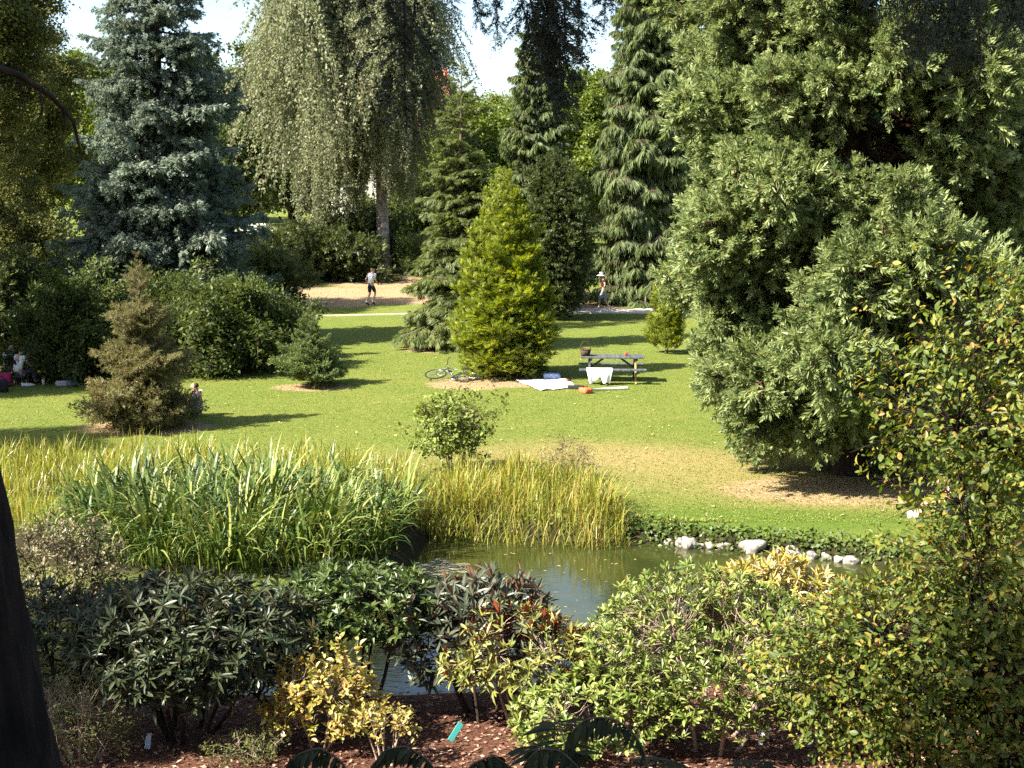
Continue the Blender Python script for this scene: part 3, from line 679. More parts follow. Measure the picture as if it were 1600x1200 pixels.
L_reed = leaf_mat('leaves_reed', [(.11, .15, .022), (.19, .215, .03), (.26, .25, .045), (.30, .21, .065)], rough=.45, trans=.28, spec=.3)
L_reed2 = leaf_mat('leaves_reed_yellow', [(.11, .15, .02), (.18, .215, .03), (.27, .26, .045), (.27, .18, .05)], rough=.35, trans=.28, spec=.5)
iris_t = [blade_t(1, .036, b, 7, tw, ln) for b, tw, ln in ((.5, .5, .1), (.95, .8, .18), (1.25, -.6, .25), (1.55, .4, .3), (1.8, -.5, .4), (1.4, -.9, .2))]
pts = in_poly(3700, [(75, 880), (230, 918), (400, 926), (520, 920), (600, 898), (628, 868), (640, 830), (560, 800), (420, 790), (250, 796), (120, 830)])
ctr = pts[:, :2].mean(0); yaw = np.arctan2(pts[:, 1] - ctr[1], pts[:, 0] - ctr[0]) + rng.normal(size=len(pts)) * 1.0
blade_bed('iris_clump', 'big dark green clump of arching sword-leaved iris at the pond edge', 'plant', pts, L_iris, iris_t, 1.28, 300, yaw)
reed_t = [blade_t(1, .027, b, 5, tw, ln) for b, tw, ln in ((.12, .3, .04), (.3, .6, .1), (.5, -.5, .16), (.9, .4, .15), (1.3, .5, .3), (.5, -1.2, .35))]
pts = in_poly(3600, [(628, 800), (640, 838), (700, 842), (800, 846), (930, 852), (985, 848), (960, 808), (890, 770), (760, 765), (660, 775)])
blade_bed('reed_bed', 'yellow-green reeds at the far pond edge, mirrored in the water', 'reeds', pts, L_reed, reed_t, .78, 200, group=None)
pts = in_poly(3600, [(-40, 855), (80, 850), (95, 808), (250, 790), (420, 778), (560, 782), (640, 788), (640, 752), (520, 742), (380, 735), (200, 728), (-40, 742)])
blade_bed('reed_bed', 'tall yellowish reeds behind the iris clump along the lawn', 'reeds', pts, L_reed2, reed_t, .76, 120)
# mown grass blades on the near half of the lawn
nG = 70000
u = rng.random(nG); yy = 21.5 + 24 * u ** 1.3; xx = (rng.random(nG) - .5) * .86 * yy; keepm = (pond_sd(xx, yy) > .1)
xx, yy = xx[keepm], yy[keepm]; nG = len(xx)
L_grass = leaf_mat('grass_blades', [(.09, .14, .018), (.15, .20, .03), (.21, .24, .05), (.29, .26, .10)], rough=.5, trans=.3)
m = MB(); gt = tuft_t(3, 1.0, .30, .75, 0, 3)
up_ = np.tile([0., 0, 1], (nG, 1)) + rng.normal(size=(nG, 3)) * .2
dd = pond_sd(xx, yy)
S = (.028 + .024 * rng.random(nG)) * np.where(dd < .6, 2.0, 1)
dirtv = np.zeros(nG)
m.scatter(gt, np.column_stack([xx, yy, hgt(xx, yy) - .005]), frames(up_), S, 0)
put('grass', m.mesh('grass', L_grass), kind='stuff')
# fallen leaves and specks on the lawn
L_lit = leaf_mat('fallen_leaves', [(.22, .15, .07), (.34, .29, .16), (.28, .23, .07), (.38, .36, .24)], rough=.7, trans=.1)
nl = 1300; yy = 21.6 + 30 * rng.random(nl) ** 1.2; xx = (rng.random(nl) - .5) * .84 * yy; k_ = pond_sd(xx, yy) > .15; xx, yy = xx[k_], yy[k_]; nl = len(xx)
m = MB(); m.scatter(diamond(1, .6, .1), np.column_stack([xx, yy, hgt(xx, yy) + .035]), frames(rng.normal(size=(nl, 3)) * [1, 1, .2], np.tile([0, 0, 1.], (nl, 1))), .05 + .05 * rng.random(nl), 0)
put('fallen_leaves', m.mesh('fallen_leaves', L_lit), kind='stuff')
# bark chips and dead leaves on the bed
L_chip = leaf_mat('bark_chips', [(.05, .022, .014), (.16, .075, .05), (.27, .15, .10), (.36, .27, .20)], rough=.8, trans=0.0)
nc = 16000; yy = 8.5 + 5.6 * rng.random(nc); xx = -6 + 12.5 * rng.random(nc); k_ = pond_sd(xx, yy) > .1; xx, yy = xx[k_], yy[k_]; nc = len(xx)
m = MB(); m.scatter(diamond(1, .45, .1), np.column_stack([xx, yy, hgt(xx, yy) + .012]), frames(rng.normal(size=(nc, 3)) * [1, 1, .25], np.tile([0, 0, 1.], (nc, 1)) + rng.normal(size=(nc, 3)) * .4), .03 + .06 * rng.random(nc), 0)
put('bark_mulch', m.mesh('bark_mulch', L_chip), kind='stuff')
# creeping plants on the far bank
nb = 1900
tt = rng.random(nb); bx = np.interp(tt, [0, 1], [1.9, 7.2]); 
bq = np.array([at_plane(a, b_, WATER) for a, b_ in ((985, 846), (1050, 850), (1150, 858), (1250, 868), (1300, 872), (1400, 884))])
by = np.interp(bx, bq[:, 0], bq[:, 1]) + rng.normal(size=nb) * .12 + .06
hump = .5 + .5 * np.sin(bx * 5.1) * np.sin(bx * 2.3 + 1)
bz = np.maximum(hgt(bx, by), WATER) + rng.random(nb) ** 1.5 * (.02 + .16 * hump)
L_bank = leaf_mat('leaves_bank', [(.035, .06, .012), (.07, .105, .02), (.12, .15, .04)], rough=.5, trans=.25)
m = MB(); m.scatter(diamond(1, .8, .1), np.column_stack([bx, by, bz]), frames(rng.normal(size=(nb, 3)), np.tile([0, -.4, 1.], (nb, 1)) + rng.normal(size=(nb, 3)) * .6), .05 + .05 * rng.random(nb), 0)
put('bank_ground_cover', m.mesh('bank_ground_cover', L_bank), kind='stuff')
# floating scum near the iris
L_scum = leaf_mat('pond_scum', [(.10, .10, .05), (.17, .16, .10), (.22, .21, .14)], rough=.8, trans=0)
ns_ = 2600; cs = at_plane(672, 888, WATER); th = rng.random(ns_) * 6.28; rr = np.sqrt(rng.random(ns_))
m = MB(); m.scatter(diamond(1, .9, 0), np.column_stack([cs[0] + rr * np.cos(th) * .62, cs[1] + rr * np.sin(th) * .38 + .15 * np.sin(6 * th), np.full(ns_, WATER + .006) + .004 * rng.random(ns_)]), frames(rng.normal(size=(ns_, 3)) * [1, 1, 0], np.tile([0, 0, 1.], (ns_, 1))), .02 + .03 * rng.random(ns_), 0)
put('pond_scum', m.mesh('pond_scum', L_scum), kind='stuff')

# ------------------------------------------------------------------ garden shrubs
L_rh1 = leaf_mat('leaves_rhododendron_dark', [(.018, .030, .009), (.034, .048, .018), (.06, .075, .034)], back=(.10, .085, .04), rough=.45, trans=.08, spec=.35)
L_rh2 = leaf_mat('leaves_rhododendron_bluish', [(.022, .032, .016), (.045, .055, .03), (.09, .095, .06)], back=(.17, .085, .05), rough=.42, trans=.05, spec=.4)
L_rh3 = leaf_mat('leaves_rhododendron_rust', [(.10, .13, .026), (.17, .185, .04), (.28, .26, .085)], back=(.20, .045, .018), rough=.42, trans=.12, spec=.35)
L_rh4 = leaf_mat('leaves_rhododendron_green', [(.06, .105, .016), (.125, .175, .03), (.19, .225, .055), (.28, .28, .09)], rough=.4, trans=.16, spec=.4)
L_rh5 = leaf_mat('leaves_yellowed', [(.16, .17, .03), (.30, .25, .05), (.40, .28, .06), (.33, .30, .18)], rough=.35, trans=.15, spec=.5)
L_pier = leaf_mat('leaves_pieris', [(.035, .062, .014), (.065, .10, .022), (.105, .14, .036)], rough=.4, trans=.2, spec=.45)
L_gsh = leaf_mat('leaves_golden_bronze', [(.17, .19, .03), (.30, .28, .06), (.36, .24, .07), (.42, .38, .14)], rough=.35, trans=.25, spec=.5)
L_heath = leaf_mat('leaves_heather', [(.05, .075, .015), (.09, .115, .025), (.14, .10, .04)], rough=.5, trans=.2)
L_ols = leaf_mat('leaves_small_olive', [(.05, .055, .02), (.095, .095, .035), (.17, .13, .06), (.22, .19, .11)], rough=.4, trans=.15)
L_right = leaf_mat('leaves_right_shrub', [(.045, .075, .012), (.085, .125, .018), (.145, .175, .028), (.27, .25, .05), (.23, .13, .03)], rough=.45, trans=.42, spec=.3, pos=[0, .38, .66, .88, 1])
long_t = [leaf_t(1, .24, .05, .12), leaf_t(1, .20, .08, .45), leaf_t(1, .27, .03, -.06), leaf_t(1, .17, .05, .2)]
oval_t = [leaf_t(1, .36, .07, .12), leaf_t(1, .32, .10, .45), leaf_t(1, .40, .03, -.1)]
round_t = [leaf_t(1, .58, .08, .15), leaf_t(1, .48, .14, .45), leaf_t(1, .62, .03, -.1), leaf_t(1, .40, .1, .2)]
simple_t = [diamond(1, .42, .12), diamond(1, .36, .25)]

def foot(px, py): return at(px, py)
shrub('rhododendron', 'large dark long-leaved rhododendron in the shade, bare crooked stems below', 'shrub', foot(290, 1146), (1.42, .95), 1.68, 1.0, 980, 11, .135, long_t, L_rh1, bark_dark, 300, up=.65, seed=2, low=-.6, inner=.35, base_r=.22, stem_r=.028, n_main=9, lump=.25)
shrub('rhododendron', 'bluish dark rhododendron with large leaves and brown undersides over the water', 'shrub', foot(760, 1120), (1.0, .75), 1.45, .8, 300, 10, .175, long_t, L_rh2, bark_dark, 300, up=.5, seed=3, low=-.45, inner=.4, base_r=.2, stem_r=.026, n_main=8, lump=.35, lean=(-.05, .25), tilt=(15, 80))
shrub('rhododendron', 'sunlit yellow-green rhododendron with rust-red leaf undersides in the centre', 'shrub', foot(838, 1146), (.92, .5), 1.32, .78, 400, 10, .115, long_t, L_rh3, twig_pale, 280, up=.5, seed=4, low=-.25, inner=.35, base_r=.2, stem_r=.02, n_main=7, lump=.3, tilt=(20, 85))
shrub('rhododendron', 'broad light green rhododendron in full sun between pond and right shrub', 'shrub', foot(1110, 1160), (1.30, .9), 1.78, .85, 1700, 12, .085, long_t + oval_t[:1], L_rh4, twig_pale, 300, tilt=(12, 80), up=.8, seed=5, low=-.5, inner=.35, base_r=.3, stem_r=.024, n_main=10, lump=.2)
shrub('rhododendron', 'low light green rhododendron in front at the bottom centre', 'shrub', foot(930, 1178), (.85, .5), .85, .35, 420, 9, .09, oval_t, L_rh4, twig_pale, 200, up=.6, seed=6, low=-.3, inner=.35, base_r=.2, stem_r=.016, n_main=7)
shrub('yellowed_shrub', 'shrub with yellowed narrow leaves above the light green rhododendron', 'shrub', foot(1215, 1110), (.75, .6), 1.74, 1.1, 360, 10, .12, long_t, L_rh5, twig_pale, 250, up=.6, seed=7, low=-.3, inner=.35, stem_r=.02, n_main=7, tilt=(20, 80))
shrub('pieris', 'flat-topped bright green bush on thin stems over the water', 'shrub', foot(565, 1112), (.95, .7), 1.62, 1.05, 620, 11, .10, simple_t + [leaf_t(1, .34, .06, .1)], L_pier, bark_dark, 200, up=.75, seed=8, low=-.2, inner=.5, base_r=.12, stem_r=.022, n_main=6, lump=.15, lean=(-.08, .1))
shrub('golden_shrub', 'small golden-leaved shrub with bronze tips on the mulch bed', 'shrub', foot(500, 1168), (.62, .45), 1.05, .5, 210, 14, .075, round_t, L_gsh, twig_pale, 260, along=.20, up=.75, seed=9, low=-.25, inner=.5, base_r=.08, stem_r=.012, n_main=9, lump=.4, tilt=(35, 90))
shrub('golden_shrub', 'sparse twiggy golden shrub with pale bare stems beside the teal plant label', 'shrub', foot(600, 1190), (.36, .3), .62, .35, 50, 8, .06, round_t, L_gsh, twig_pale, 120, along=.12, up=.8, seed=10, low=0, inner=.5, base_r=.06, stem_r=.012, n_main=8, lump=.3, tilt=(35, 90))
shrub('heather', 'low feathery heather bush beside the black tree trunk', 'shrub', foot(125, 1188), (.62, .5), .95, .3, 340, 16, .035, simple_t, L_heath, twig_pale, 0, along=.22, up=.8, seed=11, low=-.1, inner=.5, base_r=.1, stem_r=.01, n_main=8, lump=.3, tilt=(30, 80))
shrub('olive_shrub', 'tall thin brownish small-leaved shrub left of the iris clump', 'shrub', foot(105, 1010), (.95, .7), 1.95, 1.1, 420, 16, .055, [diamond(1, .55, .1)], L_ols, bark_dark, 150, along=.28, up=.6, seed=12, low=-.5, inner=.6, base_r=.15, stem_r=.018, n_main=9, lump=.35, tilt=(30, 90))
shrub('lawn_shrub', 'round bright green leafy shrub standing alone behind the reeds', 'shrub', foot(705, 738), (.98, .8), 1.75, .85, 380, 14, .095, [leaf_t(1, .5, .07, .15), diamond(1, .5, .1)], L_lawnshr, twig, 200, along=.25, up=.55, seed=13, low=-.55, inner=.65, base_r=.1, stem_r=.018, n_main=9, lump=.75, tilt=(30, 90))
shrub('straggly_shrub', 'thin straggly brownish shrub at the right end of the reeds', 'shrub', foot(888, 752), (.62, .5), .98, .35, 120, 12, .05, [diamond(1, .5, .1)], L_ols, twig, 60, along=.3, up=.75, seed=14, low=-.1, inner=.6, base_r=.12, stem_r=.01, n_main=8, lump=.6, tilt=(30, 80))
# the big shrub on the right: several leafy limbs from a base at the lower right
shrub('autumn_shrub', 'tall shrub with yellowing autumn leaves filling the right edge', 'shrub', (4.75, 10.4, H1(4.75, 10.4)), (1.9, 1.5), 4.85, 2.4, 2100, 13, .066, round_t, L_right, bark_dark, 300, along=.40, up=.25, seed=15, low=-.6, inner=.55, base_r=.3, stem_r=.045, n_main=22, lump=.6, tilt=(45, 95), mh=(-.5, .66), tw=.005)
shrub('autumn_shrub', 'lower spreading part-shaded shrub with olive leaves under the tall autumn shrub', 'shrub', (3.75, 10.5, H1(3.75, 10.5)), (1.55, 1.1), 2.3, 1.1, 1500, 13, .066, round_t, L_right, bark_dark, 300, along=.38, up=.3, seed=16, low=-.5, inner=.55, base_r=.3, stem_r=.03, n_main=18, lump=.65, tilt=(45, 95), mh=(-.5, .6), tw=.005)

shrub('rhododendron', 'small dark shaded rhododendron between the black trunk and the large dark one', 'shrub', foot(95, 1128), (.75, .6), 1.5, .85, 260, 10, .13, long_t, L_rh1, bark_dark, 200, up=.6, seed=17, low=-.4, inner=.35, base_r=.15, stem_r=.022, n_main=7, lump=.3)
shrub('heather', 'low green ground shrub at the foot of the golden shrub', 'shrub', foot(395, 1188), (.45, .3), .35, .1, 120, 12, .04, simple_t, L_heath, twig_pale, 0, along=.15, up=.7, seed=18, low=0, inner=.5, base_r=.1, stem_r=.008, n_main=6, lump=.3, tilt=(30, 80))

nf = 170; fx = -3.5 + 9 * rng.random(nf); fy = 15 + 6.3 * rng.random(nf) ** .7; k_ = pond_sd(fx, fy) < -.1; fx, fy = fx[k_], fy[k_]
m = MB(); m.scatter(diamond(1, .55, 0), np.column_stack([fx, fy, np.full(len(fx), WATER + .005)]), frames(rng.normal(size=(len(fx), 3)) * [1, 1, 0], np.tile([0, 0, 1.], (len(fx), 1))), .03 + .05 * rng.random(len(fx)), 0)
put('floating_leaves', m.mesh('floating_leaves', L_lit), kind='stuff')

# ------------------------------------------------------------------ houses and a car beyond the trees
roof_m, t, o = nodes_of('red_roof_tiles')
tc = N(t, 'ShaderNodeTexCoord'); w = N(t, 'ShaderNodeTexWave'); w.inputs['Scale'].default_value = 1.6; w.inputs['Distortion'].default_value = 1.0; w.bands_direction = 'Z'
t.links.new(tc.outputs['Object'], w.inputs[0]); nn = N(t, 'ShaderNodeTexNoise'); nn.inputs['Scale'].default_value = 3; t.links.new(tc.outputs['Object'], nn.inputs[0])
r = ramp(t, [(.30, .075, .04), (.52, .16, .09)], [.3, .7]); t.links.new(nn.outputs[0], r.inputs[0])
p = N(t, 'ShaderNodeBsdfPrincipled'); p.inputs['Roughness'].default_value = .85; t.links.new(r.outputs[0], p.inputs['Base Color'])
b = N(t, 'ShaderNodeBump'); b.inputs['Strength'].default_value = .6; t.links.new(w.outputs['Fac'], b.inputs['Height']); t.links.new(b.outputs[0], p.inputs['Normal']); t.links.new(p.outputs[0], o.inputs[0])
wall_m = flat_mat('render_white', (.62, .60, .55), .9, .2, 0, .06, 2)
wall_y = flat_mat('render_cream', (.55, .47, .33), .9, .2, 0, .06, 2)
glass_m = flat_mat('window_glass', (.03, .04, .05), .08, .8, 0, .1, 2)
frame_m = flat_mat('window_frame_white', (.7, .7, .68), .6, .3, 0, .03, 5)
def house(label, px, y, W, D, eave, ridge, rotz, wm_, nwin=3):
    q = onto(px, y); root = thing('house', label, 'house', q, rotz, 'houses beyond the park trees')
    m = MB(); hw, hd = W / 2, D / 2
    m.add([[-hw, -hd, -1], [hw, -hd, -1], [hw, hd, -1], [-hw, hd, -1], [-hw, -hd, eave], [hw, -hd, eave], [hw, hd, eave], [-hw, hd, eave]], [[0, 1, 5, 4], [1, 2, 6, 5], [2, 3, 7, 6], [3, 0, 4, 7]])
    m.add([[-hw, -hd, eave], [-hw, hd, eave], [-hw, 0, ridge - .2], [hw, -hd, eave], [hw, 0, ridge - .2], [hw, hd, eave]], [[0, 2, 1], [3, 5, 4]])
    put('wall', m.mesh('wall', wm_), root)
    m = MB(); e = .5
    sl = (ridge - eave) / hd
    for s_ in (-1, 1):
        V = [[-hw - e, s_ * (hd + e), eave - sl * e], [hw + e, s_ * (hd + e), eave - sl * e], [hw + e, 0, ridge], [-hw - e, 0, ridge]]
        V += [[a, b_, c_ - .22] for a, b_, c_ in V]
        m.add(V, [[0, 1, 2, 3], [4, 7, 6, 5], [0, 4, 5, 1], [1, 5, 6, 2], [3, 7, 4, 0]])
    put('roof', m.mesh('roof', roof_m), root)
    m = MB(); m.box((hw * .5, .6, ridge + .3), (.7, .6, 2.0)); put('chimney', m.mesh('chimney', roof_m), root)
    for fl in range(max(1, int(eave // 3))):
        for k in range(nwin):
            x = -hw + W * (k + .5) / nwin; z = 1.6 + fl * 2.9
            m = MB(); m.box((0, 0, 0), (1.3, .12, 1.5)); f_ = put('window', m.mesh('window', frame_m), root, (x, -hd - .03, z))
            m = MB(); m.box((-.29, -.06, 0), (.5, .06, 1.3)); m.box((.29, -.06, 0), (.5, .06, 1.3)); put('pane', m.mesh('pane', glass_m), f_)
house('white house with steep red tiled roof glimpsed through the birch', 606, 100, 8.5, 8, 8.2, 13.2, .15, wall_m)
house('house with red roof high behind the dark conifers at the right edge', 1610, 92, 11, 8, 10.0, 14.2, -.1, wall_y)
house('pale low house in the gap right of the drooping cypress', 915, 128, 9, 7, 5.4, 8.2, .1, wall_m)
house('house with red roof behind the top of the hemlock', 742, 140, 9, 8, 7.6, 11.0, .1, wall_y)
car_w = flat_mat('car_paint_white', (.7, .7, .72), .25, .6, 0, .02, 3); tyre_m = flat_mat('rubber', (.02, .02, .02), .85, .2, 0, .1, 20)
metal = flat_mat('metal_grey', (.35, .35, .36), .35, .5, .9, .1, 20)
root = thing('parked_car', 'white parked car glimpsed between blue spruce and birch', 'car', onto(402, 100), .1)
m = MB(); prof = [(-2.1, .35), (-2.15, .75), (-1.95, .95), (-1.35, 1.0), (-.75, 1.42), (.7, 1.45), (1.35, .98), (2.0, .85), (2.1, .5), (2.05, .32)]
V = [[x, s_ * (.84 if z < 1.05 else .66), z] for s_ in (-1, 1) for x, z in prof]; n = len(prof)
m.add(V, [[k, k + 1, n + k + 1, n + k] for k in range(n - 1)] + [[n - 1, 0, n, 2 * n - 1]])
for s_ in (0, 1):
    c_ = [[0, .85 * (2 * s_ - 1), .7]]; m.add(np.vstack([np.array(V)[s_ * n:(s_ + 1) * n], c_]), [[k, (k + 1) % n, n] for k in range(n)])
put('body', m.mesh('body', car_w), root)
for x0, x1 in ((-1.2, -.1), (0, 1.1)):
    for s_ in (-1, 1):
        m = MB(); m.box(((x0 + x1) / 2, s_ * .79, 1.15), (x1 - x0 - .1, .06, .34)); put('window', m.mesh('window', glass_m), root)
for x in (-1.3, 1.3):
    for s_ in (-1, 1):
        m = MB(); m.lathe([(0, -.1), (.25, -.1), (.31, -.07), (.31, .07), (.25, .1), (0, .1)], 16); w_ = put('wheel', m.mesh('wheel', tyre_m), root, (x, s_ * .78, .31), (math.pi / 2, 0, 0))
        m = MB(); m.lathe([(0, -.115), (.17, -.11), (.17, .11), (0, .115)], 12); put('rim', m.mesh('rim', metal), w_)

# ------------------------------------------------------------------ stones along the far bank
stone_m = bark_mat('pale_stone', (.13, .11, .09), (.46, .42, .38), 9, 1.0, .8)
def stone(px, py, sx, sy, sz, label, s):
    import bmesh
    r = np.random.default_rng(s); bm = bmesh.new(); bmesh.ops.create_icosphere(bm, subdivisions=3, radius=1.0)
    d = nrm(r.normal(size=(7, 3)))
    for v in bm.verts:
        c = np.array(v.co[:]); k = .92 + sum(.17 * math.cos(4 * float(c @ q) + i) for i, q in enumerate(d)) * .6
        c = c * k; c = np.sign(c) * np.abs(c) ** .85; v.co = c * [sx, sy, sz]
    me = bpy.data.meshes.new('stone'); bm.to_mesh(me); bm.free(); me.materials.append(stone_m); me.polygons.foreach_set('use_smooth', [True] * len(me.polygons))
    a = at_plane(px, py, WATER); o_ = put('stone', me, None, (a[0], a[1] + sy * .1, WATER + sz * .42), (0, 0, r.random() * .6 - .3)); tag(o_, label, 'stone', 'stones along the far pond bank')
for k, a in enumerate([(1078, 856, .13, .15, .17, 'upright white stone standing alone left of the largest stone'), (1176, 862, .27, .2, .18, 'largest white stone on the far pond bank'), (1158, 858, .12, .12, .10, 'small white stone tucked against the left of the largest stone'),
                       (1238, 868, .19, .16, .12, 'flat pale stone right of the largest stone'), (1268, 873, .13, .12, .10, 'rounded white stone right of the flat stone'), (1292, 874, .09, .1, .09, 'smallest round white stone on the bank'),
                       (1330, 880, .14, .12, .1, 'pinkish stone on the bank next to the autumn shrub'), (1026, 846, .13, .12, .12, 'grey-white stone at the right end of the reeds'), (1203, 850, .12, .1, .14, 'brownish stone set back above the largest stone'), (1110, 856, .1, .1, .08, 'dull low stone half sunk between two white stones'),
                       (1046, 850, .12, .1, .09, 'small beige stone next to the grey-white stone by the reeds'), (1095, 855, .08, .08, .07, 'tiny beige stone touching the right of the upright stone'), (1130, 857, .12, .1, .1, 'beige stone with mossy top left of the small tucked white stone'), (1220, 866, .10, .1, .09, 'small grey stone between largest stone and flat stone'),
                       (1253, 870, .07, .07, .07, 'tiny grey stone between flat stone and rounded stone'), (1310, 877, .09, .09, .08, 'small grey stone left of the pinkish stone'), (1062, 853, .09, .09, .12, 'dark grey stone just left of the upright white stone')]):
    stone(*a[:2], *[v * .85 for v in a[2:5]], a[5], s=k)

# ------------------------------------------------------------------ people
skin_m = flat_mat('skin', (.48, .27, .19), .55, .35, 0, .05, 6)
cloth = lambda n, c: MATS.get(n) or flat_mat(n, c, .85, .2, 0, .14, 14)
white_c = cloth('cotton_white', (.78, .77, .76)); navy_c = cloth('cotton_navy', (.02, .022, .05)); dark_c = cloth('cotton_dark_red', (.045, .012, .016)); patt_c = cloth('cotton_grey_blue', (.22, .25, .29))
orange_c = cloth('cotton_orange', (.55, .12, .05)); pink_c = cloth('cotton_pink', (.72, .36, .50)); black_c = cloth('cotton_black', (.018, .018, .02)); red_c = cloth('cotton_crimson', (.35, .02, .06)); jean_c = cloth('denim', (.06, .08, .13)); lilac_c = cloth('cotton_lilac', (.72, .68, .80)); teal_c = cloth('cotton_blue', (.16, .22, .36))
hair_b = cloth('hair_brown', (.06, .035, .02)); hair_d = cloth('hair_black', (.012, .010, .010)); hair_g = cloth('hair_grey', (.30, .29, .28)); hair_l = cloth('hair_fair', (.30, .20, .10))
def skinned(name, pts, edges, mat, parent, sub=1):
    me = bpy.data.meshes.new(name); me.from_pydata([p_[:3] for p_ in pts], edges, []); me.materials.append(mat)
    o_ = put(name, me, parent)
    sk = o_.modifiers.new('skin', 'SKIN'); sk.use_smooth_shade = True
    for v, p_ in zip(me.skin_vertices[0].data, pts): v.radius = (p_[3], p_[4] if len(p_) > 4 else p_[3])
    me.skin_vertices[0].data[0].use_root = True
    ss = o_.modifiers.new('subdivision', 'SUBSURF'); ss.levels = sub; ss.render_levels = sub
    return o_
STAND = dict(pelvis=(0, 0, .95), waist=(0, 0, 1.10), chest=(.01, 0, 1.34), neck=(.0, 0, 1.50), head=(.03, 0, 1.60), top=(.02, 0, 1.70),
             shL=(0, .18, 1.43), elL=(-.03, .24, 1.15), wrL=(.05, .25, .91), shR=(0, -.18, 1.43), elR=(-.03, -.24, 1.15), wrR=(.05, -.25, .91),
             hipL=(0, .09, .90), knL=(.03, .10, .50), anL=(0, .10, .09), toL=(.15, .11, .04), hipR=(0, -.09, .90), knR=(.03, -.10, .50), anR=(0, -.10, .09), toR=(.15, -.11, .04))
SIT = dict(STAND, pelvis=(0, 0, .13), waist=(-.03, 0, .27), chest=(-.02, 0, .50), neck=(.02, 0, .66), head=(.07, 0, .76), top=(.06, 0, .86), shL=(0, .18, .59), elL=(.12, .24, .36), wrL=(.33, .16, .34), shR=(0, -.18, .59), elR=(.12, -.24, .36), wrR=(.33, -.16, .34),
           hipL=(.04, .10, .12), knL=(.40, .14, .42), anL=(.60, .12, .08), toL=(.75, .13, .04), hipR=(.04, -.10, .12), knR=(.40, -.14, .42), anR=(.60, -.12, .08), toR=(.75, -.13, .04))
RAD = dict(pelvis=(.125, .15), waist=(.10, .13), chest=(.115, .155), neck=.052, head=.088, top=.066, sh=.06, el=.042, wr=.028, hip=.085, kn=.056, an=.038, to=.032)
def person(label, loc, rotz, J, shirt, shorts, hair=None, hat=None, shoes=white_c, scale=1.0, short_len=.85, sleeve=.55, socks=None, long_hair=False, group=None):
    root = thing('person', label, 'person', loc, rotz, group); root.scale = (scale,) * 3
    A = {k: np.array(v, float) for k, v in J.items()}
    def rad(k): v = RAD.get(k) or RAD[k[:2]] if k in RAD else RAD[{'sh': 'sh', 'el': 'el', 'wr': 'wr', 'hi': 'hip', 'kn': 'kn', 'an': 'an', 'to': 'to'}[k[:2]]]; return v if isinstance(v, tuple) else (v, v)
    names = ['pelvis', 'waist', 'chest', 'neck', 'head', 'top'] + [a + s_ for s_ in 'LR' for a in ('sh', 'el', 'wr', 'hip', 'kn', 'an', 'to')]
    pts = [(*A[k], *rad(k)) for k in names]; ix = {k: i for i, k in enumerate(names)}
    E = [(ix[a], ix[b_]) for a, b_ in (('pelvis', 'waist'), ('waist', 'chest'), ('chest', 'neck'), ('neck', 'head'), ('head', 'top'))]
    for s_ in 'LR':
        E += [(ix[a + s_] if a != 'chest' and a != 'pelvis' else ix[a], ix[b_ + s_]) for a, b_ in (('chest', 'sh'), ('sh', 'el'), ('el', 'wr'), ('pelvis', 'hip'), ('hip', 'kn'), ('kn', 'an'), ('an', 'to'))]
        f = nrm(A['wr' + s_] - A['el' + s_]); sd = nrm(np.cross(f, [0.3, .1, 1.])); nn_ = np.cross(f, sd)
        k0 = len(pts); palm = A['wr' + s_] + f * .055; pts.append((*palm, .022, .036)); E.append((ix['wr' + s_], k0))
        for q in range(4):
            b0 = A['wr' + s_] + f * .09 + sd * (q - 1.5) * .021; ln = (.062, .072, .068, .052)[q]; k1 = len(pts)
            pts += [(*b0, .0095), (*(b0 + f * ln * .55 + nn_ * .008), .0085), (*(b0 + f * ln * .95 + nn_ * .025), .0075)]; E += [(k0, k1), (k1, k1 + 1), (k1 + 1, k1 + 2)]
        k1 = len(pts); b0 = A['wr' + s_] + f * .05 + sd * -.045; pts += [(*b0, .011), (*(b0 + f * .035 - sd * .012), .009)]; E += [(k0, k1), (k1, k1 + 1)]
    fw = nrm(np.array([1., 0, 0])); hd = A['head']; up_ = nrm(A['top'] - A['neck'])
    k0 = len(pts); pts.append((*(hd + fw * .098 - up_ * .005), .013)); E.append((ix['head'], k0))                  # nose
    for s2 in (-1, 1): k0 = len(pts); pts.append((*(hd + np.array([-.01, s2 * .092, 0])), .015, .022)); E.append((ix['head'], k0))   # ears
    skinned('body', pts, E, skin_m, root, 1)
    g = 1.16
    P2 = [(*(A['pelvis'] + (A['waist'] - A['pelvis']) * -.1), .145, .165), (*A['waist'], .125, .15), (*A['chest'], .135, .17), (*(A['neck'] * .75 + A['chest'] * .25), .07)]
    E2 = [(0, 1), (1, 2), (2, 3)]
    for s_ in 'LR':
        k = len(P2); P2 += [(*A['sh' + s_], .078), (*(A['sh' + s_] * (1 - sleeve) + A['el' + s_] * sleeve), .066)]; E2 += [(2, k), (k, k + 1)]
    skinned('shirt', P2, E2, shirt, root, 1)
    P3 = [(*A['waist'] * 1 * .35 + A['pelvis'] * .65, .128, .148), (*A['pelvis'], .14, .16)]; E3 = [(0, 1)]
    for s_ in 'LR':
        k = len(P3); P3 += [(*A['hip' + s_], .105), (*(A['hip' + s_] * .5 + A['kn' + s_] * .5), .092)]; E3 += [(1, k), (k, k + 1)]
        if short_len > 1:
            P3 += [(*A['kn' + s_], .075), (*(A['kn' + s_] * (2 - short_len) + A['an' + s_] * (short_len - 1)), .062)]; E3 += [(k + 1, k + 2), (k + 2, k + 3)]
        else:
            P3 += [(*(A['hip' + s_] * (1 - short_len) + A['kn' + s_] * short_len), .088)]; E3 += [(k + 1, k + 2)]
    skinned('trousers' if short_len > 1.5 else 'shorts', P3, E3, shorts, root, 1)
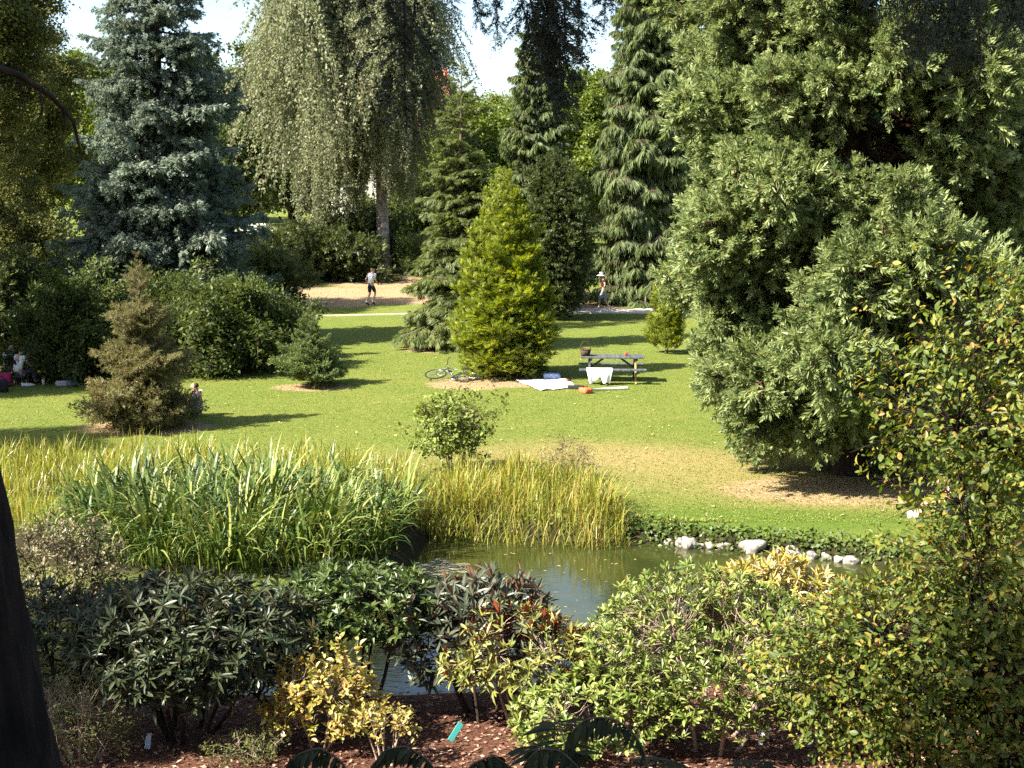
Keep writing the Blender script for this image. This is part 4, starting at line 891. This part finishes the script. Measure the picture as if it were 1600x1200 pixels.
    for s_ in 'LR':
        a, t_ = A['an' + s_], A['to' + s_]; d_ = nrm(t_ - a)
        skinned('shoe', [(*(a - [0, 0, .03]), .052), (*((a + t_) / 2 - [0, 0, .01]), .048, .042), (*(t_ + d_ * .05), .034, .04)], [(0, 1), (1, 2)], shoes, root, 1)
        if socks: kk = A['kn' + s_]; skinned('sock', [(*(a), .047), (*(a * .75 + kk * .25), .052)], [(0, 1)], socks, root, 1)
    if hat is not None:
        m = MB(); m.lathe([(.0, .125), (.06, .12), (.10, .08), (.115, .02), (.115, -.01), (.15, -.015), (.19, -.03), (.19, -.036), (.11, -.025)], 18, hd + [0, 0, .045]); put('hat', m.mesh('hat', hat), root)
    elif hair is not None:
        c_ = hd + up_ * .05 - fw * .022; ps = [(*(c_ + up_ * .045), .072), (*(c_ - fw * .03), .098), (*(c_ - fw * .045 - up_ * .08), .08 if not long_hair else .085)]; es = [(0, 1), (1, 2)]
        if long_hair: ps.append((*(c_ - fw * .07 - up_ * .24), .06)); es.append((2, 3))
        skinned('hair', ps, es, hair, root, 1)
    return root
RUN = dict(STAND, chest=(.07, 0, 1.33), neck=(.10, 0, 1.49), head=(.14, 0, 1.59), top=(.14, 0, 1.69), shL=(.09, .18, 1.42), shR=(.05, -.18, 1.42), elL=(-.10, .27, 1.16), wrL=(.10, .23, 1.02), elR=(.06, -.26, 1.16), wrR=(.24, -.20, 1.02),
           knL=(.02, .10, .50), anL=(-.22, .10, .12), toL=(-.08, .10, .04), knR=(.20, -.10, .54), anR=(-.02, -.09, .14), toR=(.12, -.09, .06))
WALK = dict(STAND, chest=(.06, 0, 1.33), neck=(.09, 0, 1.49), head=(.15, 0, 1.58), top=(.15, 0, 1.68), elL=(-.04, .25, 1.16), wrL=(.06, .25, .92), elR=(.02, -.25, 1.16), wrR=(.16, -.22, .95), knL=(.20, .10, .52), anL=(.24, .10, .10), toL=(.40, .10, .05), knR=(-.04, -.10, .50), anR=(-.26, -.10, .13), toR=(-.14, -.10, .05))
q = at(580, 476.5); person('person jogging away in white T-shirt and dark shorts', q, R_(50), RUN, white_c, navy_c, hair_l, shoes=navy_c, socks=white_c, scale=1.06)
q = at(943, 486); q[2] += .06; person('person in white hat, dark red top and patterned grey shorts walking along the path', q, R_(180), WALK, dark_c, patt_c, hat=white_c, shoes=white_c, socks=white_c, scale=1.02, short_len=1.25)
KN = dict(SIT, pelvis=(0, 0, .38), waist=(0, 0, .52), chest=(.08, 0, .74), neck=(.14, 0, .89), head=(.20, 0, .98), top=(.20, 0, 1.08), shL=(.10, .18, .83), elL=(.22, .24, .60), wrL=(.42, .18, .52), shR=(.10, -.18, .83), elR=(.22, -.24, .60), wrR=(.42, -.18, .52),
          hipL=(.02, .10, .36), knL=(.42, .16, .40), anL=(.46, .16, .08), toL=(.62, .16, .04), hipR=(.02, -.10, .36), knR=(.42, -.16, .40), anR=(.46, -.16, .08), toR=(.62, -.16, .04))
stool_m = flat_mat('dark_plastic', (.03, .03, .035), .5, .4)
def stool(px, y, lab):
    q = onto(px, y); root = thing('camping_stool', lab, 'stool', q, 0, 'stools of the picnic group')
    m = MB(); m.box((0, 0, .265), (.36, .34, .03), bev=.01); put('seat', m.mesh('seat', stool_m), root)
    for sx in (-1, 1):
        for sy in (-1, 1): m = MB(); m.tube([[sx * .15, sy * .14, .25], [sx * .19, sy * .17, 0]], .012, 6, 0, True); put('leg', m.mesh('leg', metal), root)
G = 'people picnicking in the shade at the left'
stool(29, 37.3, 'dark stool under the person in the white T-shirt'); stool(12, 38.4, 'dark stool under the dark-haired person')
person('person in white T-shirt with dark emblem on the back, seated at the picnic', onto(29, 37.3), R_(60), KN, white_c, jean_c, hair_b, shoes=black_c, short_len=1.9, group=G)
person('dark-haired person in lilac top seated facing the picnic at the left edge', onto(12, 38.4), R_(-20), KN, lilac_c, jean_c, hair_d, shoes=black_c, short_len=1.9, long_hair=True, group=G)
person('person in orange top leaning in at the picnic', onto(52, 38.0), R_(190), SIT, orange_c, black_c, hair_b, short_len=1.9, scale=1.05, group=G)
person('grey-haired person in black top at the right of the picnic', onto(62, 38.8), R_(200), dict(KN), black_c, black_c, hair_g, shoes=black_c, short_len=1.9, sleeve=.95, group=G)
stool(62, 38.8, 'dark stool under the grey-haired person')
m = MB(); m.add([[-.07, 0, -.06], [.07, 0, -.06], [.07, 0, .07], [-.07, 0, .07]], [[0, 1, 2, 3]])
# emblem on the white shirt (a flat dark print)
pw = [o_ for o_ in bpy.data.objects if o_.get('label', '').startswith('person in white T-shirt with')][0]
sh_ = [c_ for c_ in pw.children if c_.name.startswith('shirt')][0]
put('print', m.mesh('print', navy_c), sh_, (-.125, -.02, .70), (R_(-16), 0, R_(90)))
person('person in white and lilac shirt sitting half hidden behind the browned spruce', onto(309, 32.2), R_(172), SIT, lilac_c, jean_c, hair_b, shoes=white_c, short_len=.8, group=None)
person('person in pink top sitting on the grass behind the autumn shrub', at(1492, 812), R_(165), dict(SIT, chest=(.08, 0, .46), neck=(.17, 0, .58), head=(.24, 0, .64), top=(.27, 0, .73), shL=(.10, .18, .54), shR=(.10, -.18, .54)), pink_c, jean_c, hair_l, short_len=.8)

# things lying by the picnic group
bag_m = cloth('bag_crimson', (.40, .03, .10))
def soft_box(name, label, cat, loc, size, mat, rotz=0, s=1, handle=True):
    import bmesh
    r = np.random.default_rng(s); root = thing(name, label, cat, loc, rotz)
    bm = bmesh.new(); bmesh.ops.create_cube(bm, size=1); bmesh.ops.subdivide_edges(bm, edges=bm.edges[:], cuts=3, use_grid_fill=True)
    for v in bm.verts:
        c = np.array(v.co[:]) * 2; rr = np.linalg.norm(c); c = c * (.72 + .28 * (max(abs(c)) / rr)) ; c += r.normal(size=3) * .05
        v.co = Vector((c[0] * size[0] / 2, c[1] * size[1] / 2, (c[2] + 1) * size[2] / 2))
    me = bpy.data.meshes.new('body'); bm.to_mesh(me); bm.free(); me.materials.append(mat); me.polygons.foreach_set('use_smooth', [True] * len(me.polygons)); put('body', me, root)
    if handle:
        m = MB(); u = np.linspace(0, math.pi, 9); m.tube(np.stack([np.cos(u) * size[0] * .3, 0 * u, size[2] * .95 + np.sin(u) * size[2] * .35], -1), .012, 5); put('handle', m.mesh('handle', black_c), root)
    return root
soft_box('cool_bag', 'crimson bag standing at the left edge beside the picnic group', 'bag', onto(4, 37.0), (.5, .35, .42), bag_m, .1, 1)
soft_box('backpack', 'black backpack on the grass at the left edge below the picnic group', 'bag', onto(2, 36.0), (.4, .3, .35), black_c, .3, 2)
soft_box('food_bag', 'pale crumpled bag on the ground right of the picnic group', 'bag', onto(97, 37.2), (.35, .22, .16), cloth('bag_grey', (.32, .32, .33)), .2, 3, False)
soft_box('food_bag', 'blue-grey bag on the ground farthest right of the picnic', 'bag', onto(112, 37.2), (.3, .2, .18), cloth('bag_blue', (.12, .15, .24)), -.3, 4, False)
def bottle(label, loc, mat, h=.3, r=.04):
    root = thing('bottle', label, 'bottle', loc); m = MB(); m.lathe([(0, 0), (r, 0), (r, h * .6), (r * .4, h * .8), (r * .4, h * .93)], 12); put('body', m.mesh('body', mat), root)
    m = MB(); m.lathe([(0, h), (r * .45, h), (r * .45, h * .92), (0, h * .92)], 10); put('cap', m.mesh('cap', red_c), root)
bottle('white bottle standing on the ground right of the picnic group', onto(68, 37.4), frame_m)
def shoe(label, loc, rz, mat):
    root = thing('shoe', label, 'shoe', loc, rz, 'shoes taken off on the grass'); m = MB()
    m.add([[-.13, -.045, 0], [.13, -.04, 0], [.14, .04, 0], [-.13, .045, 0], [-.13, -.04, .10], [.02, -.035, .085], [.13, -.03, .04], [.13, .03, .04], [.02, .035, .085], [-.13, .04, .10]], [[0, 1, 6, 5], [0, 5, 4, 4], [3, 8, 7, 2], [3, 9, 8, 8], [4, 5, 8, 9], [5, 6, 7, 8], [1, 2, 7, 6], [0, 4, 9, 3], [0, 3, 2, 1]][:1] + [[3, 8, 7, 2], [4, 5, 8, 9], [5, 6, 7, 8], [1, 2, 7, 6], [0, 4, 9, 3], [0, 3, 2, 1]])
    m.add([[-.13, -.045, 0], [.02, -.035, .085], [-.13, -.04, .10], [-.13, .045, 0], [-.13, .04, .10], [.02, .035, .085]], [[0, 1, 2], [3, 4, 5]])
    put('upper', m.mesh('upper', mat), root); m = MB(); m.box((0, 0, .008), (.29, .1, .02)); put('sole', m.mesh('sole', stool_m), root)
shoe('left white shoe on the ground below the orange top', onto(41, 37.1), .4, white_c); shoe('right white shoe on the ground below the orange top', onto(47, 37.15), .8, white_c)
shoe('reddish shoe on the far edge of the picnic sheet', at(888, 597), 1.0, orange_c)

# ------------------------------------------------------------------ picnic table, towel, basket
wood_t = bark_mat('weathered_dark_timber', (.035, .04, .045), (.11, .12, .125), 9, .3, .3); wood_y = bark_mat('timber_yellowish', (.26, .20, .07), (.40, .31, .12), 9, .3, .3)
PT = at(956, 596)
root = thing('picnic_table', 'dark weathered picnic table with attached benches on the lawn', 'picnic table', PT, R_(-2)); TB = root
def plankm(L, w_, h_): m = MB(); m.box((0, 0, 0), (L, w_, h_), bev=.006); return m.mesh('plank', wood_t)
pm, pb = plankm(1.86, .135, .045), plankm(1.98, .125, .045)
for k in range(5): put('plank', pm, root, (0, -.30 + .15 * k, .755))
for s_ in (-1, 1):
    for k in range(2): put('plank', pb, root, (0, s_ * (.66 + .07 * (2 * k - 1)), .44))
for x in (-.68, .68):
    for s_ in (-1, 1):
        m = MB(); m.box((0, 0, 0), (.05, .1, .86), bev=.005); put('leg', m.mesh('leg', wood_t if not (x > 0 and s_ < 0) else wood_y), root, (x, s_ * .40, .365), (s_ * R_(31), 0, 0))
    m = MB(); m.box((x + .05, 0, .395), (.045, 1.5, .09)); put('seat_support', m.mesh('seat_support', wood_t), root)
    m = MB(); m.box((x + .05, 0, .70), (.045, .66, .08)); put('top_support', m.mesh('top_support', wood_t), root)
    m = MB(); m.tube([[x, 0, .40], [x * .38, 0, .70]], .03, 4, 0, True); put('brace', m.mesh('brace', wood_t), root)
Rt = Matrix.Rotation(R_(-2), 4, 'Z')
def on_table(x, y, z): v = Rt @ Vector((x, y, z)); return (PT[0] + v.x, PT[1] + v.y, PT[2] + v.z)
wick = bark_mat('wicker_dark', (.03, .02, .015), (.13, .085, .06), 30, 1, .8)
root = thing('basket', 'dark wicker basket with tall hoop handle on the picnic table', 'basket', on_table(-.80, -.02, .778))
m = MB(); m.lathe([(0, .0), (.12, .0), (.15, .08), (.165, .19), (.15, .19), (.135, .08), (0, .02)], 20); put('body', m.mesh('body', wick), root)
m = MB(); u = np.linspace(0, math.pi, 15); m.tube(np.stack([np.cos(u) * .16, 0 * u, .17 + np.sin(u) * .27], -1), .011, 6); put('handle', m.mesh('handle', wick), root)
m = MB(); a = np.linspace(0, 2 * math.pi, 21); m.tube(np.stack([np.cos(a) * .16, np.sin(a) * .16, 0 * a + .19], -1), .014, 6); put('rim', m.mesh('rim', wick), root)
root = thing('cup', 'small red and white cup on the right half of the picnic table', 'cup', on_table(.42, .0, .778)); m = MB(); m.lathe([(0, 0), (.035, 0), (.045, .10), (.04, .10), (.03, .01), (0, .01)], 14); put('body', m.mesh('body', cloth('red_plastic', (.5, .05, .04))), root)
m = MB(); a = np.linspace(-1.4, 1.4, 8); m.tube(np.stack([.04 + np.cos(a) * .03, 0 * a, .05 + np.sin(a) * .03], -1), .006, 5); put('handle', m.mesh('handle', frame_m), root)
# towel over the near bench: over the top, hanging to two points
towel_m, t, o = nodes_of('towel_white'); p = N(t, 'ShaderNodeBsdfPrincipled'); p.inputs['Base Color'].default_value = (.80, .79, .82, 1); p.inputs['Roughness'].default_value = .95
tc = N(t, 'ShaderNodeTexCoord'); nn = N(t, 'ShaderNodeTexNoise'); nn.inputs['Scale'].default_value = 160; t.links.new(tc.outputs['Object'], nn.inputs[0]); b = N(t, 'ShaderNodeBump'); b.inputs['Strength'].default_value = .3; t.links.new(nn.outputs[0], b.inputs['Height']); t.links.new(b.outputs[0], p.inputs['Normal']); t.links.new(p.outputs[0], o.inputs[0])
nx, ny = 26, 22; U, V_ = np.meshgrid(np.linspace(0, 1, nx), np.linspace(0, 1, ny))
x = (-.78 + .78 * U); drop = .40 - .16 * np.exp(-((U - .45) / .16) ** 2) + .03 * np.sin(U * 20)
s_len = V_ * (.30 + drop)
yv = np.where(s_len < .30, -.52 - s_len, -.82 - .03 - .03 * np.sin(U * 17 + 1) * np.clip((s_len - .3) * 4, 0, 1) - .05 * np.clip(s_len - .3, 0, 1))
zv = np.where(s_len < .30, .474, .474 - (s_len - .30)); x = x + (.5 - U) * .18 * np.clip((s_len - .3) / .4, 0, 1) * 1.0
V = np.stack([x, yv, zv], -1).reshape(-1, 3); i = np.arange(ny - 1)[:, None] * nx; j = np.arange(nx - 1)[None]; FQ = np.stack([i + j, i + j + 1, i + nx + j + 1, i + nx + j], -1).reshape(-1, 4)
m = MB(); m.add(V, FQ, 0, .5, True); o_ = put('towel', m.mesh('towel', towel_m), None, PT, (0, 0, R_(-2))); tag(o_, 'white towel draped over the near bench of the picnic table', 'towel')
so = o_.modifiers.new('thickness', 'SOLIDIFY'); so.thickness = .008
# sheet on the ground
C4 = [at(806, 596), at(845, 611.5), at(902, 606.5), at(884, 592)]
U, V_ = np.meshgrid(np.linspace(0, 1, 22), np.linspace(0, 1, 18))
P = ((1 - U) * (1 - V_))[..., None] * C4[1] + (U * (1 - V_))[..., None] * C4[2] + (U * V_)[..., None] * C4[3] + ((1 - U) * V_)[..., None] * C4[0]
P[..., 2] = hgt(P[..., 0], P[..., 1]) + .035 + .025 * np.abs(np.sin(9 * U + 4 * V_) * np.cos(7 * V_ - 3 * U)); P[..., 1] += .04 * np.sin(U * 11)
i = np.arange(17)[:, None] * 22; j = np.arange(21)[None]; c0 = P.reshape(-1, 3).mean(0)
m = MB(); m.add(P.reshape(-1, 3) - c0, np.stack([i + j, i + j + 1, i + 23 + j, i + 22 + j], -1).reshape(-1, 4), 0, .5, True)
o_ = put('picnic_sheet', m.mesh('picnic_sheet', towel_m), None, c0); tag(o_, 'white sheet spread on the grass between golden conifer and picnic table', 'picnic sheet'); so = o_.modifiers.new('thickness', 'SOLIDIFY'); so.thickness = .01
soft_box('blue_bag', 'small blue bag lying on the far half of the white sheet', 'bag', at(862, 594) + [0, 0, .05], (.5, .25, .17), teal_c, .1, 5)
soft_box('sports_bag', 'small red and orange bag lying on the grass beside the white pole', 'bag', at(915, 614), (.26, .40, .15), orange_c, .5, 6)
soft_box('folded_jacket', 'dark jacket dropped on the grass between sheet and red bag', 'jacket', at(900, 607.5), (.5, .22, .10), black_c, -.3, 7, False)
a, b_ = at(921, 612), at(980, 608.5); m = MB(); m.tube([a + [0, 0, .05], (a + b_) / 2 + [0, 0, .05], b_ + [0, 0, .05]], .035, 8, 0, True); o_ = put('pole', m.mesh('pole', frame_m)); tag(o_, 'long white pole lying on the grass in front of the picnic table', 'pole')

# ------------------------------------------------------------------ bicycle lying on its side (built upright in XZ, then laid over)
paint = flat_mat('frame_paint_grey', (.10, .11, .12), .35, .5, .3, .05, 10); chrome = flat_mat('chrome', (.6, .6, .62), .2, .5, 1, .03, 10)
q = at(700, 597); root = thing('bicycle', 'grey bicycle lying on its side beside the golden conifer', 'bicycle', q + [0, 0, .06], 0)
root.rotation_euler = (R_(-74), R_(2), R_(-20))
def tb(name, pts, r_, mat, par=root, sides=6): m = MB(); m.tube(pts, r_, sides, 0, True); return put(name, m.mesh(name, mat), par)
Rw, Fw, BB, ST, HD = np.array([.50, 0, .34]), np.array([-.54, 0, .34]), np.array([.06, 0, .29]), np.array([.22, 0, .80]), np.array([-.34, 0, .84])
HB = np.array([-.39, 0, .70])
for a, b_ in ((BB, ST), (BB, HB), (ST - [.01, 0, .06], HD), (HD, HB)): tb('frame_tube', [a, b_], .017, paint)
for s_ in (-.045, .045):
    tb('stay', [BB + [0, s_ * .6, 0], Rw + [0, s_, 0]], .009, paint); tb('stay', [ST + [0, s_ * .5, -.06], Rw + [0, s_, 0]], .008, paint); tb('fork', [HB + [0, s_, 0], HB * .4 + Fw * .6 + [-.0, s_, 0], Fw + [0, s_, 0]], .011, paint)
a = np.linspace(0, 2 * math.pi, 29)
for W in (Rw, Fw):
    wh = tb('wheel', np.stack([np.cos(a) * .325, 0 * a, np.sin(a) * .325], -1), .018, tyre_m); wh.location = W
    tb('rim', np.stack([np.cos(a) * .30, 0 * a, np.sin(a) * .30], -1), .011, chrome, wh)
    m = MB()
    for k in range(20): an = k * math.pi / 10; m.tube([[0, .02 * (-1) ** k, 0], [math.cos(an) * .3, 0, math.sin(an) * .3]], .0025, 3)
    put('spokes', m.mesh('spokes', chrome), wh, kind='stuff'); tb('hub', [[0, -.05, 0], [0, .05, 0]], .02, chrome, wh)
tb('stem', [HD, HD + [-.02, 0, .12], HD + [-.08, 0, .14]], .013, chrome)
tb('handlebar', [HD + [.06, -.31, .13], HD + [-.04, -.26, .16], HD + [-.08, -.08, .14], HD + [-.08, .08, .14], HD + [-.04, .26, .16], HD + [.06, .31, .13]], .012, black_c)
tb('seat_post', [ST, ST + [.03, 0, .12]], .012, chrome)
m = MB(); m.add([[-.14, 0, 0], [-.02, .04, 0], [.10, .08, .015], [.14, 0, .02], [.10, -.08, .015], [-.02, -.04, 0], [-.14, 0, -.03], [.12, .05, -.05], [.12, -.05, -.05]], [[0, 1, 5, 0][:3], [1, 2, 4], [1, 4, 5], [2, 3, 4], [0, 6, 1], [1, 6, 7], [1, 7, 2], [0, 5, 6], [5, 8, 6], [5, 4, 8], [6, 8, 7], [2, 7, 3], [3, 8, 4], [3, 7, 8]]); put('saddle', m.mesh('saddle', black_c), root, ST + [.04, 0, .14])
m = MB(); m.lathe([(.02, -.006), (.095, -.006), (.095, .006), (.02, .006)], 20); put('chainring', m.mesh('chainring', chrome), root, BB + [0, .05, 0], (math.pi / 2, 0, 0))
for s_ in (-1, 1):
    tb('crank', [BB + [0, s_ * .06, 0], BB + [s_ * .13, s_ * .07, -.10 * s_]], .010, chrome)
    m = MB(); m.box((0, 0, 0), (.09, .07, .02)); put('pedal', m.mesh('pedal', black_c), root, BB + [s_ * .13, s_ * .11, -.10 * s_])

# ------------------------------------------------------------------ plant labels in the bed
def plabel(label, px, py, w_, h_, rx, ry, rz, mat, stake=.12):
    q = at(px, py); root = thing('plant_label', label, 'plant label', q, 0, 'plant labels stuck in the mulch bed')
    m = MB(); m.box((0, 0, 0), (w_, .004, h_), bev=.0015); pl = put('plate', m.mesh('plate', mat), root, (0, 0, stake + h_ * .4), (rx, ry, rz))
    m = MB(); m.tube([[0, .006, -.03], [0, .006, stake + h_ * .2]], .005, 5, 0, True); put('stake', m.mesh('stake', metal), root)
lab_b, lab_t, lab_w = flat_mat('label_pale_blue', (.50, .66, .78), .5, .4, 0, .03), flat_mat('label_teal', (.05, .34, .31), .5, .4, 0, .05), flat_mat('label_white', (.8, .8, .82), .4, .5, 0, .02)
plabel('pale blue upright label in front of the dark shaded rhododendron', 232, 1172, .055, .16, 0, R_(8), .2, lab_b, .03)
plabel('tilted teal label in the mulch under the bluish rhododendron', 712, 1160, .06, .21, R_(-20), R_(38), .1, lab_t, .03)
plabel('larger white label at the foot of the light green rhododendron', 1194, 1158, .11, .13, R_(-15), R_(10), -.2, lab_w, .05)
plabel('small white label low beside the larger white one', 1188, 1166, .05, .06, R_(-20), 0, .3, lab_w, .02)
plabel('small white label under the rust-leaved rhododendron', 852, 1156, .05, .14, R_(-10), R_(-4), .1, lab_w, .02)

# ------------------------------------------------------------------ foreground fir: black trunk at the left, boughs hanging over the view, shade trees outside
L_dark = leaf_mat('needles_dark_fir', [(.012, .020, .010), (.022, .034, .014), (.035, .050, .02)], rough=.5, trans=.08)
dt = [tuft_t(26, .085, .012, 1.0, 2.4, s) for s in (20, 21)]
B_df = [bough(1.0, [L_dark, bark_dark], dt, 16, .42, 48, .12, .0, .05, 1.0, .15, .15, .2, .012, .1, .25) for _ in range(3)]
B_dfbig = [bough(3.0, [L_dark, bark_dark], [tuft_t(12, .20, .03, .9, 1.6, s) for s in (22, 23)], 30, .5, 52, .14, .05, .11, 1.0, .2, .15, .25, .04, .12, .15) for _ in range(3)]
TX, TY = -2.12, 4.6; TZ = H1(TX, TY)
root = tree('fir_tree', 'near fir with black trunk at the left edge and boughs hanging across the top', 'tree', (TX, TY, TZ), 13, lambda t: 2.45 * (1 - t) ** .7, B_dfbig, 90, lambda t: .12 + .3 * t, 5.0, .40, bark_dark, lean=(-.9, 0), seed=60, trunk=False); FT = root
bark_blk = bark_mat('bark_black_fir', (0.003, 0.0026, 0.002), (0.02, 0.012, 0.009), 9, .3, 1.0)
ns2, nr2 = 56, 110; A_, U_ = np.meshgrid(np.arange(ns2) / ns2 * 2 * math.pi, np.linspace(0, 1, nr2) ** 1.6); zz = -.4 + 12.8 * U_
ridge = np.abs(np.sin(A_ * 9 + 1.3 * np.sin(zz * 2.2) + .9 * np.sin(zz * 5.1 + A_ * 2))) ** .6 + .5 * np.abs(np.sin(zz * 7 + 3 * np.sin(A_ * 4)))
rr_ = .40 * (1 - U_) ** .85 * (1 + .22 * np.exp(-np.maximum(zz, 0) / .6)) + .02 + (ridge - .9) * .035 * (1 - U_) + .02 * np.sin(A_ * 3 + zz)
Vt = np.stack([rr_ * np.cos(A_) - .9 * U_, rr_ * np.sin(A_), zz], -1).reshape(-1, 3); i = np.arange(nr2 - 1)[:, None] * ns2; j = np.arange(ns2)[None]; k = (j + 1) % ns2
m = MB(); m.add(Vt, np.stack([i + j, i + k, i + ns2 + k, i + ns2 + j], -1).reshape(-1, 4), 0, .5, False); put('trunk', m.mesh('trunk', bark_blk), root)
def wpt(px, py, D):
    d = np.array([(px - 800) / F, math.cos(PITCH) + (600 - py) / F * math.sin(PITCH), -math.sin(PITCH) + (600 - py) / F * math.cos(PITCH)])
    return np.array([d[0] * D, d[1] * D, CAM_Z + d[2] * D]) - np.array(root.location)
def limb(pts, r0): m = MB(); m.tube(np.array(pts), np.linspace(r0, r0 * .25, len(pts)), 7); put('limb', m.mesh('limb', bark_dark), root)
top = np.array([-.45, 0, 4.2])
limb([top, top + [.9, .9, .35], wpt(640, -60, 6.5), wpt(860, -70, 7.0), wpt(1010, -30, 7.2)], .07)
limb([top + [0, 0, .5], top + [1.5, .5, 1.1], wpt(1150, -160, 6.0), wpt(1430, -90, 6.2), wpt(1660, -40, 6.5)], .07)
limb([top + [-.05, 0, -.8], wpt(-60, 85, 5.2), wpt(30, 118, 5.6), wpt(80, 150, 5.8), wpt(115, 190, 5.9), wpt(126, 240, 6.0)], .022)
for px, py, ln in ((30, 118, 70), (62, 138, 60), (98, 168, 55)): a = wpt(px, py, 5.7); limb([a, wpt(px + 4, py + ln * .5, 5.7), wpt(px - 4, py + ln, 5.7)], .006)
hang = [(560, -30, .28, .1), (600, -35, .34, .2), (632, -30, .62, .0), (655, -40, .42, -.1), (690, -40, .22, .3), (735, -35, .26, -.3), (770, -30, .30, .25), (800, -40, .46, .1), (820, -40, .62, .05), (842, -40, .60, -.1), (862, -30, .62, .0), (880, -45, .56, .2), (905, -40, .36, .35), (940, -50, .28, 0), (835, -50, .5, .3), (852, -50, .45, -.35),
        (1375, -60, .30, -.2), (1400, -60, .42, .1), (1430, -60, .50, 0), (1460, -60, .55, -.1), (1490, -70, .46, .1), (1520, -60, .5, .2), (1550, -60, .40, 0), (1580, -40, .42, .2), (1445, -60, .4, .3), (1505, -60, .5, -.3), (1340, -60, .2, .1), (1300, -70, .18, 0)]
r = np.random.default_rng(5)
for k, (px, py, ln, sw) in enumerate(hang):
    a = wpt(px, py, 6.4 + .8 * r.random())
    put('bough', B_df[k % 3][0], root, a, (r.random() * 6, R_(82) - .3 * r.random(), sw + r.normal() * .6 - .6), (ln * 1.15, ln * 1.1, ln * 1.1))
# shade trees outside the frame on the left
tree('fir_tree', 'tall fir outside the left edge that shades the dark rhododendron', 'tree', (-13.3, 9.8, 0.2), 15.5, lambda t: 3.3 * (1 - t) ** .7, B_dfbig, 300, lambda t: .0 + .3 * t, 3.0, .3, bark_dark, group='firs outside the frame', seed=61)
tree('fir_tree', 'fir outside the left edge that shades the ferns in front', 'tree', (-8.2, 1.6, H1(-8.2, 1.6)), 14.0, lambda t: 3.4 * (1 - t) ** .6, B_dfbig, 240, lambda t: .0 + .3 * t, 3.0, .3, bark_dark, group='firs outside the frame', seed=62)

# ------------------------------------------------------------------ ferns close to the camera
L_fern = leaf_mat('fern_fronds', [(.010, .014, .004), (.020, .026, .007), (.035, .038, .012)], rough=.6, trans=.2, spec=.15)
def frond_mesh(L, arch, seed):
    r = np.random.default_rng(seed); m = MB(); n = 26; u = np.linspace(0, 1, n)
    x = L * (u * .75 + .1 * np.sin(u * 2)); z = L * arch * np.sin(u * 2.5) * (1 - .15 * u)
    pts = np.stack([x, .05 * np.sin(u * 3) * L, z], -1); m.tube(pts, np.linspace(.006, .002, n), 4, 1)
    P, D, S = [], [], []
    for k in range(3, n):
        for s_ in (-1, 1):
            P.append(pts[k]); D.append([.35, s_, -.25 + .1 * r.normal()]); S.append(L * .24 * math.sin(min(1, (1 - u[k]) * 1.4 + .1) * 1.5) * (.9 + .2 * r.random()))
    m.scatter(leaf_t(1, .16, .02, .2), P, frames(np.array(D), np.tile([0, 0, 1.], (len(P), 1))), np.array(S), 0, r.random(len(P)) * .2 + .4)
    return m.mesh('frond', [L_fern, twig])
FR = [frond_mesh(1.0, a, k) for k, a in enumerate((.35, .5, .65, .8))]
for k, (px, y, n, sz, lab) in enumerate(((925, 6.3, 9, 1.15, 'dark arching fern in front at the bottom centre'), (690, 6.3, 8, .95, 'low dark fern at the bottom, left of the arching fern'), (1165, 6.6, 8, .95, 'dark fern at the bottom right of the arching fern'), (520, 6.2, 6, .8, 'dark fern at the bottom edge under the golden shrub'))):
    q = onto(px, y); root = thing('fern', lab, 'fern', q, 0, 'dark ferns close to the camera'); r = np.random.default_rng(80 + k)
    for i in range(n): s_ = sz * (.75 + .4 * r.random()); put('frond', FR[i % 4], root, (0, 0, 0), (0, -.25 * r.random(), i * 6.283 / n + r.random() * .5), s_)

# long fronds of the arching fern curling over at the bottom centre
def frond_along(px, D, pin, root):
    P = []
    for a, b_ in px:
        d = np.array([(a - 800) / F, math.cos(PITCH) + (600 - b_) / F * math.sin(PITCH), -math.sin(PITCH) + (600 - b_) / F * math.cos(PITCH)]); P.append(np.array([0, 0, CAM_Z]) + d * D - np.array(root.location))
    P = np.array(P); t_ = np.linspace(0, 1, len(P)); u = np.linspace(0, 1, 44); Q = np.stack([np.interp(u, t_, P[:, i]) for i in range(3)], -1)
    for _ in range(6): Q[1:-1] = (Q[:-2] + Q[1:-1] * 2 + Q[2:]) / 4
    m = MB(); m.tube(Q, np.linspace(.007, .003, 44), 4, 1); T = nrm(np.gradient(Q, axis=0)); A, Dn, S = [], [], []
    for k in range(8, 44):
        for s_ in (-1, 1):
            A.append(Q[k]); Dn.append(T[k] * .4 + np.array([0, s_, -.5]) + rng.normal(size=3) * .2); S.append(pin * (.5 + .7 * math.sin(math.pi * min(1, (k - 6) / 38))))
    m.scatter(leaf_t(1, .26, .02, .3), A, frames(np.array(Dn), np.tile([0, 0, 1.], (len(A), 1)) + rng.normal(size=(len(A), 3)) * .3), np.array(S), 0)
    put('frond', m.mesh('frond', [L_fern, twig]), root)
fr = [o_ for o_ in bpy.data.objects if o_.get('category') == 'fern']
frond_along([(1018, 1260), (1012, 1190), (992, 1145), (955, 1120), (915, 1122), (890, 1146), (893, 1176), (918, 1180)], 6.1, .10, fr[0])
frond_along([(930, 1260), (905, 1200), (875, 1172), (842, 1170), (822, 1190), (832, 1215)], 6.0, .10, fr[0])
frond_along([(700, 1250), (672, 1190), (635, 1165), (600, 1172), (580, 1200)], 6.1, .09, fr[1])
frond_along([(712, 1250), (735, 1195), (770, 1180), (800, 1200)], 6.1, .08, fr[1])
frond_along([(560, 1250), (535, 1190), (500, 1168), (465, 1178), (445, 1205)], 6.0, .09, fr[3])
